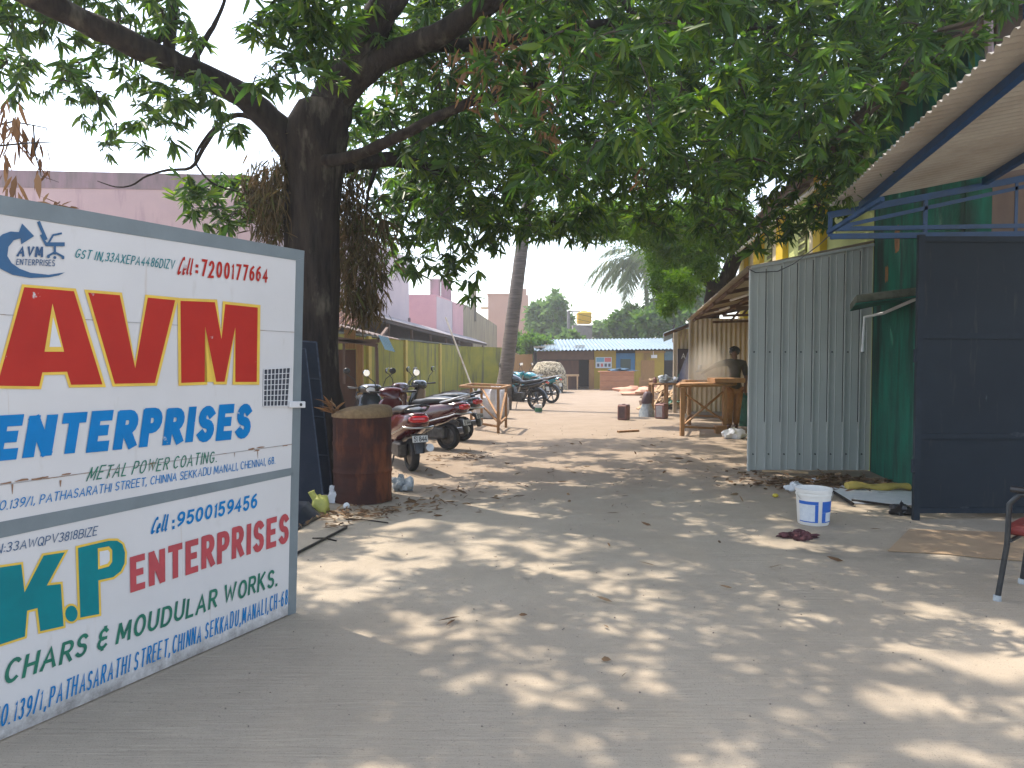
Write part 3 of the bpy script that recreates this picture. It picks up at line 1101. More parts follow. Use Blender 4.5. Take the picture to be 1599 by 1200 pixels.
f0, f1 = (e0 + (e1 - e0) * .64), e1
fence = T("plank_fence", "brown upright plank fence closing the far left corner beside the blue roofed shed", "fence", (f0.x, f0.y, gz(35)))
b = MB()
n = 16
for i in range(n):
    p = f0.lerp(f1, (i + .5) / n)
    h = 1.72 + rr.uniform(-.05, .05)
    b.box((p.x, p.y + rr.uniform(-.01, .01), gz(35) - .05 + h / 2), ((f1 - f0).length / n * .94, .03, h), math.atan2(f1.y - f0.y, f1.x - f0.x))
b.build("planks", m_brownl, fence)
for z in (.4, 1.4):
    b = MB()
    b.bar(f0 + Vector((0, .05, gz(35) + z)), f1 + Vector((0, .05, gz(35) + z)), .05, .07)
    b.build("rail", m_brownl, fence)

# lilac two storey building
bt_ = T("lilac_building", "tall lilac plastered building with a damp stained parapet rising behind the mango tree", "building", (-8, 17, 0))
ca = Vector((-5.72, 16.8, 0))
cb = Vector((-4.02, 31.0, 0))
HT = 5.45
b = MB()
b.prism([(-18, 16.0, -.2), (ca.x, ca.y, -.2), (ca.x, ca.y, HT - .32), (-18, 16.0, HT - .32)], (0, .25, 0))
b.build("front_wall", m_lilac, bt_)
b = MB()
b.prism([(-18, 15.99, HT - .32), (ca.x, ca.y - .01, HT - .32), (ca.x, ca.y - .01, HT + .02), (-18, 15.99, HT + .10)], (0, .27, 0))
b.build("parapet", m_damp, bt_)
b = MB()
cr = [(ca.x, ca.y + .26), (cb.x - .15, cb.y - .3), (cb.x - .22, cb.y + .05), (cb.x - .6, cb.y + .25), (-9, cb.y + .25), (-9, ca.y + .26)]
b.prism([(x, y, -.2) for x, y in cr], (0, 0, HT + .18))
b.build("side_wall", m_lilacw, bt_)
for y, z in ((21.5, 3.9), (25.5, 3.9)):
    b = MB()
    x = ca.x + (cb.x - ca.x) * (y - ca.y) / (cb.y - ca.y)
    b.box((x + .06, y, z), (.12, 1.1, .06), -.119)
    b.build("sunshade", m_lilacw, bt_)
    b = MB()
    b.box((x + .004, y, z - .55), (.04, .8, .9), -.119)
    b.build("window", m_seam, bt_)
b = MB()
b.tube([(cb.x - .05, 30.0, 3.0), (cb.x - .03, 30.0, 2.0), (cb.x + .05, 30.0, 1.5)], .05, 8)
b.build("drain_pipe", m_damp, bt_)

pk = T("pink_building", "low pink painted building with a pale front bay beyond the lilac wall", "building", (-4, 33, 0))
b = MB()
ya, yb, yc = yl(681, -7.6), yl(706, -7.6), yl(722, -7.6)
L2 = lambda y: -7.6 + .119 * y
b.prism([(L2(ya), ya, -.3), (L2(yb), yb, -.3), (L2(yb) - 3, yb, -.3), (L2(ya) - 3, ya, -.3)], (0, 0, 4.30 + .3))
b.build("wall", m_pink, pk)
b = MB()
b.prism([(L2(ya) + .015, ya + .15, 2.2), (L2(yb) + .015, yb - .05, 2.2), (L2(yb) + .015, yb - .05, 4.22), (L2(ya) + .015, ya + .15, 4.22)], (.012, 0, 0))
b.build("bay_panel", m_lilacw, pk)
b = MB()
b.prism([(L2(yb) + .05, yb + .01, -.3), (L2(yc) + .05, yc, -.3), (L2(yc) - 3, yc, -.3), (L2(yb) - 3, yb + .01, -.3)], (0, 0, 4.24 + .3))
b.build("side_bay", m_pink, pk)
for px in (698, 715):
    c = at(px, 452, 39.0)
    b = MB()
    b.box((c.x - .6, c.y, 4.8), (.5, .5, 1.25))
    b.build("roof_pillar", m_damp, pk)

gyb = T("concrete_parapet_building", "stained yellow grey concrete building with a stepped parapet beyond the pink one", "building", (-2, 42, 0))
b = MB()
p = [(722.6, 475), (744, 477), (744, 488), (776, 509)]
y_a, y_m, y_b = yl(722.6, -7.6), yl(744, -7.6), yl(776, -7.6)
za = at(722, 474, y_a).z
zm = at(744, 487, y_m).z
zb = at(776, 509, y_b).z
for (u0, u1, z0, z1_) in ((y_a + .02, y_m, za, za - .12), (y_m + .01, y_b, zm, zb)):
    b.prism([(L2(u0), u0, -.4), (L2(u1), u1, -.4), (L2(u1), u1, z1_), (L2(u0), u0, z0)], (-2.5, 0, 0))
b.build("wall", m_conc, gyb)
b = MB()
c = at(740, 450, y_m - .6)
b.box((c.x, c.y, 4.6), (.3, .3, 2.1))
b.build("roof_pillar", m_conc, gyb)

pe = T("peach_building", "distant peach coloured building with a stair head standing above the trees", "building", (0, 66, gz(60)))
c0, c1 = at(762, 556, 66), at(825, 556, 66)
zt = at(800, 461, 66).z
b = MB()
b.span((c0.x, 66, gz(60) - .2), (c1.x, 74, zt))
b.build("wall", m_peach, pe)
b = MB()
d0, d1 = at(805, 556, 66), at(822, 556, 66)
b.span((d0.x, 66.1, zt), (d1.x, 70, at(800, 451, 66).z))
b.build("stair_head", m_peach, pe)
b = MB()
q = at(750, 480, 66)
b.span((q.x, 66, q.z - .06), (c0.x - .003, 68, q.z + .08))
b.build("balcony_slab", m_cream, pe)
b = MB()
b.span((c0.x - .08, 65.92, zt + .003), (d0.x - .01, 74, zt + .12))
b.build("parapet", m_peach, pe)

# lean-to roof of the neighbours, behind the boundary wall
lt = T("lean_to_roof", "long dark tin lean-to roof on posts behind the lime green wall", "shelter", (-5, 26, 0))
LX = lambda y: -6.62 + .119 * y
b = MB()
ey = [17.2, 22, 28, 35, 43]
ez = [2.78, 2.64, 2.48, 2.32, 2.18]
for i in range(4):
    P = Vector((LX(ey[i]) + .12, ey[i], ez[i]))
    Q = Vector((LX(ey[i + 1]) + .12, ey[i + 1], ez[i + 1]))
    b.sheet(P, Q - P, (-.92, .1, .34), .12, .016, 1)
b.build("roof", M("lean_to_tin", (.34, .32, .33), (.22, .19, .19), 2, .5, 0, metal=.3), lt)
b = MB()
for i in range(4):
    P = Vector((LX(ey[i]) + .04, ey[i], ez[i] - .06))
    Q = Vector((LX(ey[i + 1]) + .04, ey[i + 1], ez[i + 1] - .06))
    b.bar(P, Q, .05, .10)
b.build("fascia", m_darkroof, lt)
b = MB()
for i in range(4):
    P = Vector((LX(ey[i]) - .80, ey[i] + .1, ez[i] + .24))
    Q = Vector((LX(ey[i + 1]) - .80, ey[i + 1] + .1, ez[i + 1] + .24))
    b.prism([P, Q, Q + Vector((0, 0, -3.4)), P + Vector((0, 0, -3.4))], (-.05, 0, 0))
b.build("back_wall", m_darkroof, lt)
for y in (17.6, 20.5, 23.4, 26.3, 29.2, 32.1, 35, 38.5, 42):
    b = MB()
    z = np.interp(y, ey, ez)
    b.box((LX(y) + .0, y, (z - .12 + gz(y)) / 2), (.09, .09, z - .12 - gz(y)))
    b.build("post", m_beam, lt)

# stall with the brown board and tin awning near the tree
st = T("tin_roofed_stall", "small stall with a brown board wall under a rusty tin awning behind the rusty drum", "stall", (-3.6, 14.5, 0))
b = MB()
b.span((-4.6, 14.4, -.05), (-2.98, 14.44, 1.62))
b.build("board_wall", m_brown, st)
b = MB()
b.span((-2.96, 14.36, -.05), (-2.84, 14.48, 1.85))
b.build("post", m_brownl, st)
b = MB()
b.span((-3.2, 14.44, 1.63), (-2.99, 14.48, 2.0))
b.build("slat_panel", m_brownl, st)
b = MB()
P0, P1 = at(505, 503, 13.4), at(592, 525, 13.4)
b.sheet(P0 + Vector((-1.6, 0, .4)), P1 - P0 + Vector((1.6, 0, -.4)), (.1, 2.0, -.03), .10, .014, 1, jag=.01)
b.build("tin_roof", M("stall_tin", (.42, .36, .32), (.2, .1, .07), 4, .7, .1, 20, metal=.2), st)
b = MB()
for (a, c_) in (((430, 512), (590, 540)), ((430, 535), (588, 533))):
    b.bar(at(*a, 13.6), at(*c_, 13.6), .05, .07)
b.bar(at(537, 528, 13.62), at(537, 600, 13.62), .04, .04)
b.bar(at(590, 533, 13.55), at(590, 533, 13.55) + Vector((-.2, 2.2, .3)), .05, .06)
b.bar(Vector((-2.42, 13.7, 0)), at(588, 538, 13.7), .05, .05)
b.build("roof_frame", m_beam, st)
b = MB()
P = at(590, 523, 13.3)
b.sheet(P, at(606, 527, 13.3) - P, at(601, 546, 13.1) - P, .03, .006, 2)
b.build("torn_flap", m_bluep, st)
b = MB()
b.sheet((-4.9, 15.4, 2.22), (1.75, .1, -.1), (.0, 1.0, .3), .12, .02, 1)
b.build("tiled_roof", M("brown_tile", (.16, .06, .04), (.1, .05, .04), 7, .85, .3, 30), st)

# ------------------------------------------------------------------ right side: long building, sheds, awning
def WR(y, off=0.0):
    return 3.25 + .144 * y + off


def yr(px, x0=3.25):
    return x0 / ((px - 799.5) / F_PX - .144)


AR = math.atan2(.144, 1)      # heading of the right side
hall = T("long_hall", "long hall with a teal green near end and pale green far end with yellow pilasters", "building", (5, 10, 0))
ZE = 4.42
Yc, Yg, Yend = 7.2, 9.75, 20.6
b = MB()
b.prism([(WR(Yc), Yc, -.1), (WR(Yg), Yg, -.1), (WR(Yg) + .25, Yg, -.1), (WR(Yc) + .25, Yc, -.1)], (0, 0, ZE + .1))
b.build("green_wall", m_green, hall)
b = MB()
b.prism([(WR(Yg) - .012, Yg - .34, -.1), (WR(Yg) + .0, Yg + .03, -.1), (WR(Yg) + .2, Yg + .03, -.1), (WR(Yg) + .2, Yg - .34, -.1)], (0, 0, ZE + .1))
b.build("weathered_shade_corner", m_black, hall)  # weathering and the corner's shadow painted as one dark strip
b = MB()
b.prism([(WR(Yc) + .252, Yc, -.1), (11, Yc, -.1), (11, Yc + .25, -.1), (WR(Yc) + .252, Yc + .25, -.1)], (0, 0, ZE + 1.0))
b.build("front_wall", m_brownwall, hall)
b = MB()
b.prism([(WR(Yg + .04), Yg + .04, -.2), (WR(Yend), Yend, -.2), (WR(Yend) + .25, Yend, -.2), (WR(Yg + .04) + .25, Yg + .04, -.2)], (0, 0, ZE + .2))
b.build("pale_green_wall", m_paleg, hall)
b = MB()
b.prism([(WR(Yend), Yend + .003, -.2), (WR(Yend) + 6, Yend + .003, -.2), (WR(Yend) + 6, Yend + .2, -.2), (WR(Yend), Yend + .2, -.2)], (0, 0, ZE + .2))
b.build("end_wall", m_paleg, hall)
for px, px2 in ((1276, 1289), (1217, 1229), (1181, 1192), (1160, 1167)):
    y = (yr(px) + yr(px2)) / 2
    b = MB()
    b.box((WR(y) - .05, y, ZE / 2), (.12, abs(yr(px) - yr(px2)) * .9, ZE - .02), -AR)
    b.build("pilaster", m_yel, hall)
    b = MB()
    y2 = y + abs(yr(px) - yr(px2)) * .9
    b.box((WR(y2) - .03, y2, ZE / 2), (.07, abs(yr(px) - yr(px2)) * .7, ZE - .03), -AR)
    b.build("cream_band", m_cream, hall)
for px, py in ((1252, 370), (1201, 398)):
    y = yr(px)
    b = MB()
    zc = at(px, py, y).z
    b.box((WR(y) - .006, y, zc), (.05, .55, .62), -AR)
    wq = b.build("ventilator", M("vent_dark", (.16, .17, .07), (.12, .12, .05), 6, .9), hall)
    b = MB()
    for k in range(5):
        b.box((WR(y) - .036, y, zc - .24 + .12 * k), (.02, .53, .03), -AR)
    b.build("louvres", m_paleg, wq)
b = MB()  # roof: sheeting that overhangs the wall
V = Vector((WR(Yend), Yend, 0)) - Vector((WR(6.9), 6.9, 0))
P = Vector((WR(6.9) - .42, 6.9, ZE + .02))
b.sheet(P, V, (5.5, 0, 1.5), .15, .02, 1)
b.build("roof", M("hall_roof", (.17, .14, .11), (.10, .085, .07), 3, .85, .2, 18), hall)
b = MB()
b.bar((WR(6.95) - .32, 6.95, ZE - .05), (WR(Yend) - .32, Yend, ZE - .05), .05, .12)
for k in range(16):
    y = 7.0 + k * .9
    b.bar((WR(y) - .34, y, ZE - .02), (WR(y) + .02, y, ZE + .06), .05, .07)
b.build("eave_timber", m_beam, hall)
b = MB()
pp = [at(1357, 203, 11.0), at(1345, 222, 11.2), at(1297, 268, 12.4)]
pp = [Vector((WR(11.0) - .1, 11.0, 4.3)), Vector((WR(12.0) - .12, 12.0, 4.22)), Vector((WR(14) - .25, 14, 4.15)), Vector((WR(17) - .3, 17, 4.12)), Vector((WR(20) - .35, 20, 4.1))]
b.tube(pp, .035, 8)
b.tube([Vector((WR(9.2) - .06, 9.2, 2.02)), Vector((WR(9.35) - .22, 9.4, 1.98)), Vector((WR(9.4) - .24, 9.42, 1.55))], .02, 8)
b.tube([Vector((WR(8.2) - .05, 8.2, 2.12)), Vector((WR(9.2) - .06, 9.2, 2.02))], .02, 8)
b.build("pipe", m_wht, hall)
# concrete sunshade over the side window
b = MB()
ya_ = 8.05
ya_ = 7.9
sl_ = [(3.58, ya_, 2.05), (WR(ya_) - .003, ya_, 2.15), (WR(9.2) - .003, 9.2, 2.15), (4.10, 9.2, 2.05)]
b.prism(sl_, (0, 0, .085))
ss = b.build("sunshade", m_slab, hall, bevel=.012)
b = MB()
b.prism([(x, y, z - .012) for x, y, z in sl_], (0, 0, .010))
b.build("underside", m_green, ss)
b = MB()
for (y, z, wy, hz) in ((8.95, 2.86, .10, .17), (7.75, 3.75, .26, .20), (9.3, 2.5, .06, .10), (8.1, 3.98, .12, .09)):
    q = []
    for i in range(26):
        t, k_ = 2 * math.pi * i / 26, rr.uniform(.62, 1.15)
        a_, c_ = math.cos(t), math.sin(t)
        u = math.copysign(abs(a_) ** .5, a_) * wy * k_
        q.append((WR(y + u) - .004, y + u, z + math.copysign(abs(c_) ** .5, c_) * hz * rr.uniform(.75, 1.2)))
    b.prism(q, (.002, 0, 0))
b.build("bare_patch", M("peeled_plaster", (.30, .15, .05), (.2, .1, .05), 9, .95), hall, kind="stuff")

# near awning on blue steel
aw = T("tin_awning", "corrugated tin awning on blue steel bars over the dark gate leaf", "awning", (4, 5.5, 0))
Ya, Yb = 7.15, 2.6
AX = lambda y: 1.95 + .144 * y
pA = Vector((AX(Ya), Ya, 2.90))
pB = Vector((AX(Yb), Yb, 3.20))
b = MB()
b.sheet(pB, pA - pB, Vector((3.2, 0, .62)), .09, .014, 3, jag=.002)
b.build("tin_sheet", m_awn, aw)
b = MB()
for off in (.30, 1.45, 2.6):
    d = Vector((off, 0, off * .62 / 3.2 - .05))
    b.bar(pB + d, pA + d, .05, .06)
b.build("purlin", m_bluebar, aw)
b = MB()
E0 = pA + Vector((.02, .06, -.07))
E1 = E0 + Vector((3.2, 0, .60))
b.bar(E0, E1, .04, .06)
b.bar(E0 + Vector((0, 0, -.13)), E0 + Vector((3.2, 0, -.08)), .04, .04)
b.bar(E0 + Vector((.02, 0, -.2)), E0 + Vector((3.2, 0, -.16)), .04, .05)
b.bar(E0 + Vector((.05, 0, -.12)), E0 + Vector((1.9, 0, .28)), .03, .035)
for u in (.0, .9, 1.75, 2.6):
    b.bar(E0 + Vector((u + .015, 0, -.2)), E0 + Vector((u + .015, 0, u * .19 - .02)), .03, .03)
b.bar(E0 + Vector((.0, 0, -.16)), E0 + Vector((.02, -1.0, -.05)), .035, .035)
b.build("truss", m_bluebar, aw)
b = MB()
b.bar((5.15, Ya + .02, 0), (5.15, Ya + .02, 3.55), .08, .08)
b.build("post", m_bluebar, aw)
b = MB()
b.tube([at(1545, 90, 6.6), at(1541, -60, 6.6)], .035, 8)
b.build("pole", m_damp, aw)
b = MB()
b.span((4.55, 6.7, 3.42), (4.9, 6.85, 5.4))
b.build("blue_board", m_bluebar, aw)

# the dark sliding gate leaf
dg = T("dark_gate_leaf", "tall dark blue steel gate leaf standing before the green hall", "gate", (4.3, 6.9, 0))
x0, x1 = 3.66, 6.2
b = MB()
b.span((x0 + .02, 6.86, .07), (x1, 6.872, 2.56))
b.build("panel", m_gate, dg)
b = MB()
for z in (.09, .77, 1.68, 2.55):
    b.span((x0 + .058, 6.842, z - .025), (x1, 6.859, z + .025))
b.build("rail", m_gatee, dg)
for x in (x0 + .03, 4.95, 6.15):
    b = MB()
    b.span((x - .028, 6.838, .0), (x + .028, 6.88, 2.59))
    b.build("stile", m_gatee, dg)
for z in (.5, 1.5):
    b = MB()
    b.tube([(x0 - .01, 6.85, z - .06), (x0 - .01, 6.85, z + .06)], .016, 8)
    b.build("hinge", m_gatee, dg)
b = MB()
for (x, z, w_, h_) in ((4.62, .79, .13, .03), (4.3, 1.12, .01, .05), (4.9, .82, .06, .02), (4.12, .12, .05, .015)):
    b.poly([(x + w_ * math.cos(t) * rr.uniform(.5, 1), 6.8405, z + h_ * math.sin(t) * rr.uniform(.3, 1)) for t in [i * .3307 for i in range(19)]])
b.build("paint_smear", M("smear", (.06, .07, .08), (.02, .025, .033), 26, .8, lo=.3, hi=.7, spec=.1), dg, kind="stuff")

# grey clad shed with the open work bay
sh = T("grey_clad_shed", "grey ribbed metal clad lean-to shed with an open work bay towards the drive", "shed", (4, 10, 0))
Ys = 9.82
gl, gr_ = at(1168.5, 735, Ys).x, at(1362, 735, Ys).x
zl, zr = at(1168, 421, Ys).z, at(1362, 384, Ys).z
b = MB()
H = Vector((gr_ - gl, 0, 0))
w_ = Vector((0, 0, 1))
# two sheets of cladding with a lap joint, upper edge following the roof
ribs = 8
nsub = ribs * 12
prof = []
for i in range(ribs):
    for f, h in ((0, 0), (.025, .026), (.08, .026), (.12, 0), (.45, .0), (.50, .004), (.55, .0), (.85, 0)):
        prof.append(((i + f) / ribs, h))
prof.append((1, 0))
zj = [.60, .60]
for (lo, hi, dy) in ((0.0, .615, 0.0), (.60, None, -.006)):
    vs, m_ = [], len(prof)
    for row in (0, 1):
        for u, h in prof:
            zt_ = zl + (zr - zl) * u
            j = .03 if (u > .66) else 0
            z = (lo + (j if lo else 0)) if row == 0 else (hi + j if hi else zt_)
            vs.append(Vector((gl + (gr_ - gl) * u, Ys - h + dy, z + .01)))
    b.add(vs, [(i, i + 1, m_ + i + 1, m_ + i) for i in range(m_ - 1)])
b.build("clad_wall", m_grey, sh)
b = MB()
for i in range(1, ribs):
    x = gl + (gr_ - gl) * (i - .01) / ribs
    u = i / ribs
    b.span((x - .007, Ys - .010, .64), (x + .006, Ys - .004, zl + (zr - zl) * u - .03))
b.build("joint_shadow_gap", m_seam, sh)
for i in range(ribs):
    for z in (.22, 1.55):
        b = MB()
        x = gl + (gr_ - gl) * (i + .27) / ribs
        b.tube([(x, Ys - .018, z), (x, Ys - .004, z)], .010, 8)
        b.build("screw", m_seam, sh)
b = MB()
b.bar((gl - .01, Ys - .02, zl + .02), (gr_, Ys - .02, zr + .02), .07, .035)
b.bar((gl - .002, Ys - .012, 0), (gl - .002, Ys - .012, zl), .03, .05)
b.build("edge_trim", m_grey, sh)
# roof of the bay
Ye = 17.9
rA, rB = Vector((gl - .06, Ys - .06, zl + .03)), Vector((at(1077, 500, Ye).x - .06, Ye, at(1077, 500, Ye).z))
b = MB()
b.sheet(rA, rB - rA, Vector((1.75, 0, .36)), .10, .014, 1, jag=.004)
b.build("roof", m_tin, sh)
for k in range(5):
    u = (k + .5) / 5
    p = rA.lerp(rB, u)
    b = MB()
    b.bar(p + Vector((.08, 0, -.05)), p + Vector((1.7, 0, .28)), .05, .06)
    b.bar(p + Vector((.5, 0, -.12)), p + Vector((1.7, 0, -.08)), .04, .05)
    b.bar(p + Vector((.9, 0, -.10)), p + Vector((1.1, 0, .14)), .03, .04)
    b.build("rafter", m_beam, sh)
b = MB()
for o_, z in ((.15, -.0), (.85, .14)):
    b.bar(rA + Vector((o_, .1, z - .015)), rB + Vector((o_, 0, z - .015)), .05, .05)
b.build("purlin", m_beam, sh)
b = MB()
xi0, xi1 = at(1077.5, 600, 18).x, WR(18) - .01
b.sheet((xi0, 18.0, gz(18) + .05), (xi1 - xi0, 0, 0), (0, 0, 2.36), .115, .016, 1)
b.build("inner_wall", m_tinw, sh)
b = MB()
b.box((xi0 - .02, 17.98, 1.15), (.04, .05, 2.4))
b.build("post", m_tin, sh)
b = MB()
b.box((gl + .04, Ys + .06, zl / 2 - .02), (.05, .05, zl))
b.build("front_post", m_beam, sh)
b = MB()
b.bar((xi0, 17.93, .09), (xi1, 17.93, .09), .1, .16)
b.build("plinth", m_block, sh)
for y, z0 in ((11.2, .22), (13.2, .2), (15.3, .16)):
    b = MB()
    p = rA.lerp(rB, (y - Ys) / (Ye - Ys))
    b.tube([p + Vector((.45, -.5, .0)), p + Vector((.45, .5, -.02))], .022, 8)
    b.build("tube_light", m_wht, sh)

# second shed
s2 = T("second_tin_shed", "smaller open tin shed with a dark shop banner beyond the work bay", "shed", (5, 21, gz(21)))
xA, xB = at(1050, 600, 20.5), at(1078, 600, 18.3)
b = MB()
q0, q1 = at(1036, 521, 20.5), at(1074, 499, 20.5)
b.sheet(q0, (1.3, 6.5, -.1), q1 - q0 + Vector((.75, 0, .2)), .1, .014, 1)
b.build("roof", m_bluroof, s2)
b = MB()
b.bar(q0 + Vector((.04, .1, -.05)), q1 + Vector((.6, .1, .05)), .06, .07)
b.bar(q0 + Vector((.3, .1, -.02)), q0 + Vector((1.6, 6.3, -.1)), .05, .06)
b.build("rafter", m_beam, s2)
b = MB()
c = at(1054, 560, 20.4)
b.box((c.x, c.y, 1.0), (.09, .09, 2.25))
b.build("post", m_tin, s2)
b = MB()
c0 = at(1057, 560, 21.4)
b.sheet((c0.x, 21.4, gz(21) + .05), (1.7, 0, 0), (0, 0, 2.25), .12, .016, 1)
b.build("back_wall", m_tinw, s2)
b = MB()
a0, a1 = at(1057.5, 590, 21.3), at(1080, 545, 21.3)
b.span((a0.x, 21.26, a0.z), (a1.x + .5, 21.29, a1.z))
bn = b.build("banner", M("dark_banner", (.06, .05, .065), (.09, .075, .085), 3, .6), s2)
b = MB()
for ch, u in zip("AK", (0, .16)):
    for pl in FONT[ch][1]:
        Lf, Rt = widen(pl, .09)
        n = len(Lf)
        b.add([Vector((a0.x + .11 + u + q.x * .13, 21.255, a1.z - .27 + q.y * .13)) for q in Lf + Rt], [(i, i + 1, n + i + 1, n + i) for i in range(n - 1)])
b.build("lettering", m_wht, bn)

# ------------------------------------------------------------------ the shed closing the yard
FY = 37.3
Gz = gz(FY)
fx = lambda px: at(px, 560, FY).x
fz = lambda py: at(900, py, FY).z
fs = T("blue_roofed_shed", "low yellow walled shed with a pale blue tin roof closing the end of the yard", "building", (fx(940), FY, Gz))
b = MB()
b.span((fx(928), FY, Gz - .1), (fx(962) - .005, FY + .15, fz(548)))
b.span((fx(992) + .005, FY, Gz - .1), (fx(1037), FY + .15, fz(548)))
b.span((fx(962), FY + .002, Gz - .1), (fx(992), FY + .15, fz(582)))
b.build("wall", m_olive, fs)
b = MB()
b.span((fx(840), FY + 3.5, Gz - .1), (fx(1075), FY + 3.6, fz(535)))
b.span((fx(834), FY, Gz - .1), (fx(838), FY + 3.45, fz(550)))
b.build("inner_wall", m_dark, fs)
b = MB()
b.span((fx(838) + .01, FY - .02, fz(562)), (fx(927), FY + .1, fz(549)))
b.build("lintel", m_beam, fs)
b = MB()
b.span((fx(920), FY - .015, Gz - .1), (fx(928) - .006, FY + .16, fz(562) - .005))
b.build("pillar", m_brownl, fs)
b = MB()
b.span((fx(872), FY + .03, Gz), (fx(904), FY + .09, fz(563)))
b.build("door", m_brown, fs)
b = MB()
b.span((fx(838) + .012, FY + .02, Gz), (fx(868), FY + .08, fz(563)))
b.build("board_panel", m_beam, fs)
b = MB()
b.span((fx(962) + .01, FY + .03, fz(582) + .01), (fx(992) - .01, FY + .08, fz(552)))
bw = b.build("blue_window", m_blued, fs)
b = MB()
b.span((fx(969), FY + .015, fz(578)), (fx(985), FY + .028, fz(561)))
b.build("pane", M("far_glass", (.02, .05, .07), None, rough=.1), bw)
b = MB()
b.span((fx(992) + .006, FY - .01, fz(551)), (fx(1039), FY - .002, fz(549)))
b.span((fx(1001), FY - .03, fz(603)), (fx(1022), FY - .003, fz(563)))
b.build("old_shutter", m_brownl, fs)
b = MB()
b.span((fx(1038), FY + .01, fz(563)), (fx(1075), FY + .1, fz(549)))
b.build("blue_lintel", m_bluep, fs)
b = MB()
P = Vector((fx(834), FY - .5, fz(548)))
U = Vector((fx(1078) - fx(834), 0, fz(545) - fz(548)))
b.sheet(P, U, (0, 4.4, .62), .19, .028, 1, jag=.012)
b.build("roof", m_bluroof, fs)
b = MB()
b.box((fx(1021), FY - .06, fz(557)), (.28, .1, .16))
b.tube([(fx(1020), FY - .03, fz(556)), (fx(1020), FY - .03, fz(549))], .015, 6)
b.build("meter_box", m_wht, fs)
b = MB()
for k in range(9):
    b.box((fx(836) + rr.uniform(0, 2.4), FY - .2 + rr.uniform(0, 2), fz(544) + rr.uniform(.02, .2)), (rr.uniform(.2, .6), rr.uniform(.2, .5), .03), rr.uniform(0, 3))
b.build("loose_tin", m_tin, fs)

nb = T("notice_board", "pale notice board with rows of pictures on the shed's yellow wall", "sign", (fx(942), FY - .05, fz(567)))
b = MB()
b.span((fx(930), FY - .06, fz(575)), (fx(955), FY - .02, fz(558)))
b.build("board", m_notice, nb)
b = MB()
b.span((fx(931), FY - .066, fz(565.5)), (fx(943), FY - .062, fz(559)))
b.build("blue_heading", m_nblue, nb)
b = MB()
b.span((fx(944), FY - .066, fz(565.5)), (fx(954), FY - .062, fz(559)))
b.build("red_heading", m_nred, nb)
for k in range(4):
    b = MB()
    x = 932.2 + 5.8 * k
    b.span((fx(x), FY - .066, fz(573)), (fx(x + 3.6), FY - .062, fz(568)))
    b.build("picture", m_nred if k == 1 else m_ndk, nb)

# ------------------------------------------------------------------ drum and the clutter by the tree
DC = Vector((at(566, 700, 7.82).x, 7.82, 0))
dr = T("oil_drum", "rusty brown steel drum standing beside the mango tree trunk", "drum", DC)
b = MB()
r0 = .298
prof = [(0, .0), (r0 - .015, .0), (r0 + .008, .008), (r0, .03)]
for k in range(1, 30):
    z = .03 + .86 * k / 30
    bulge = sum(.012 * math.exp(-((z - q) / .012) ** 2) for q in (.31, .60))
    prof.append((r0 + bulge + .002 * math.sin(k * 2.1), z))
prof += [(r0, .885), (r0 + .009, .892), (r0 + .009, .908), (r0 - .008, .91), (r0 - .02, .86), (0, .84)]
b.lathe(prof, 48, DC)
b.build("barrel", m_drum, dr, smooth=40)
rnd = random.Random(4)
b = MB()
secs = []
for i in range(9):
    u = i / 8
    ring = []
    for j in range(28):
        th = 2 * math.pi * j / 28
        rr_ = (r0 + .012) * (1 - u ** 1.7) + .001
        z = .905 + .085 * (1 - (1 - u) ** 2) + (.014 * math.sin(3 * th + 4 * u) + .01 * math.sin(7 * th)) * (u > 0) * (1 - u)
        z += .03 * math.cos(th + .5) * (1 - u) * u * 3
        ring.append(DC + Vector((rr_ * math.cos(th) + .05 * u, rr_ * math.sin(th), z)))
    secs.append(ring)
secs.insert(0, [p + Vector((0, 0, -.03)) for p in secs[0]])
b.loft(secs)
tag(b.build("jute_sack", m_sack, smooth=70), "brown jute sack bulging over the rim of the rusty drum", "sack")


def tuft(c, n, L, seed, up=.2, mat=m_dryl, name="dry_leaves", W=.035, droop=.3):
    g_ = np.random.default_rng(seed)
    D = g_.normal(size=(n, 3))
    D[:, 2] = np.abs(D[:, 2]) * .5 * (1 if up > 0 else -1) + up
    return leaves(name, np.array(c)[None, :] + g_.normal(size=(n, 3)) * .03, D, g_.uniform(.6, 1.1, n) * L, g_.uniform(.6, 1.2, n) * W, mat, None, droop * L, rng=g_)


tag(tuft(DC + Vector((-.27, -.10, .93)), 22, .24, 3), "tuft of dry brown leaves lying on the left rim of the rusty drum", "dry leaves")


def crumple(name, c, r, mat, label, cat, seed, group=None, nz=.5, n=18):
    b = MB()
    b.blob(Vector(c) + Vector((0, 0, r[2] * .7)), r, n, 10, nz, seed)
    rn = random.Random(seed)
    for v in b.v:
        v.x += rn.uniform(-.07, .07) * r[0]
        v.y += rn.uniform(-.07, .07) * r[1]
        v.z = max(c[2] + .003, v.z + rn.uniform(-.09, .09) * r[2])
    return tag(b.build(name, mat, smooth=28), label, cat, group)


p = G(627, 768)
crumple("plastic_bag", p + Vector((0, .06, 0)), (.10, .09, .085), m_bag, "crumpled grey plastic bag lying at the foot of the rusty drum", "bag", 3, nz=.6)
p = G(519, 788)
crumple("plastic_bag", p + Vector((0, .1, 0)), (.06, .05, .09), m_wht, "small white plastic bag squeezed between the dark steel panels and the rusty drum", "bag", 5)
p = G(541, 795)
b = MB()
b.blob(p + Vector((0, 0, .03)), (.032, .032, .032), 14, 9, .06, 2, flat=False)
tag(b.build("foam_ball", m_wht, smooth=80), "small white foam ball in the leaf litter in front of the rusty drum", "ball")

# leaning navy steel panels between gate and drum


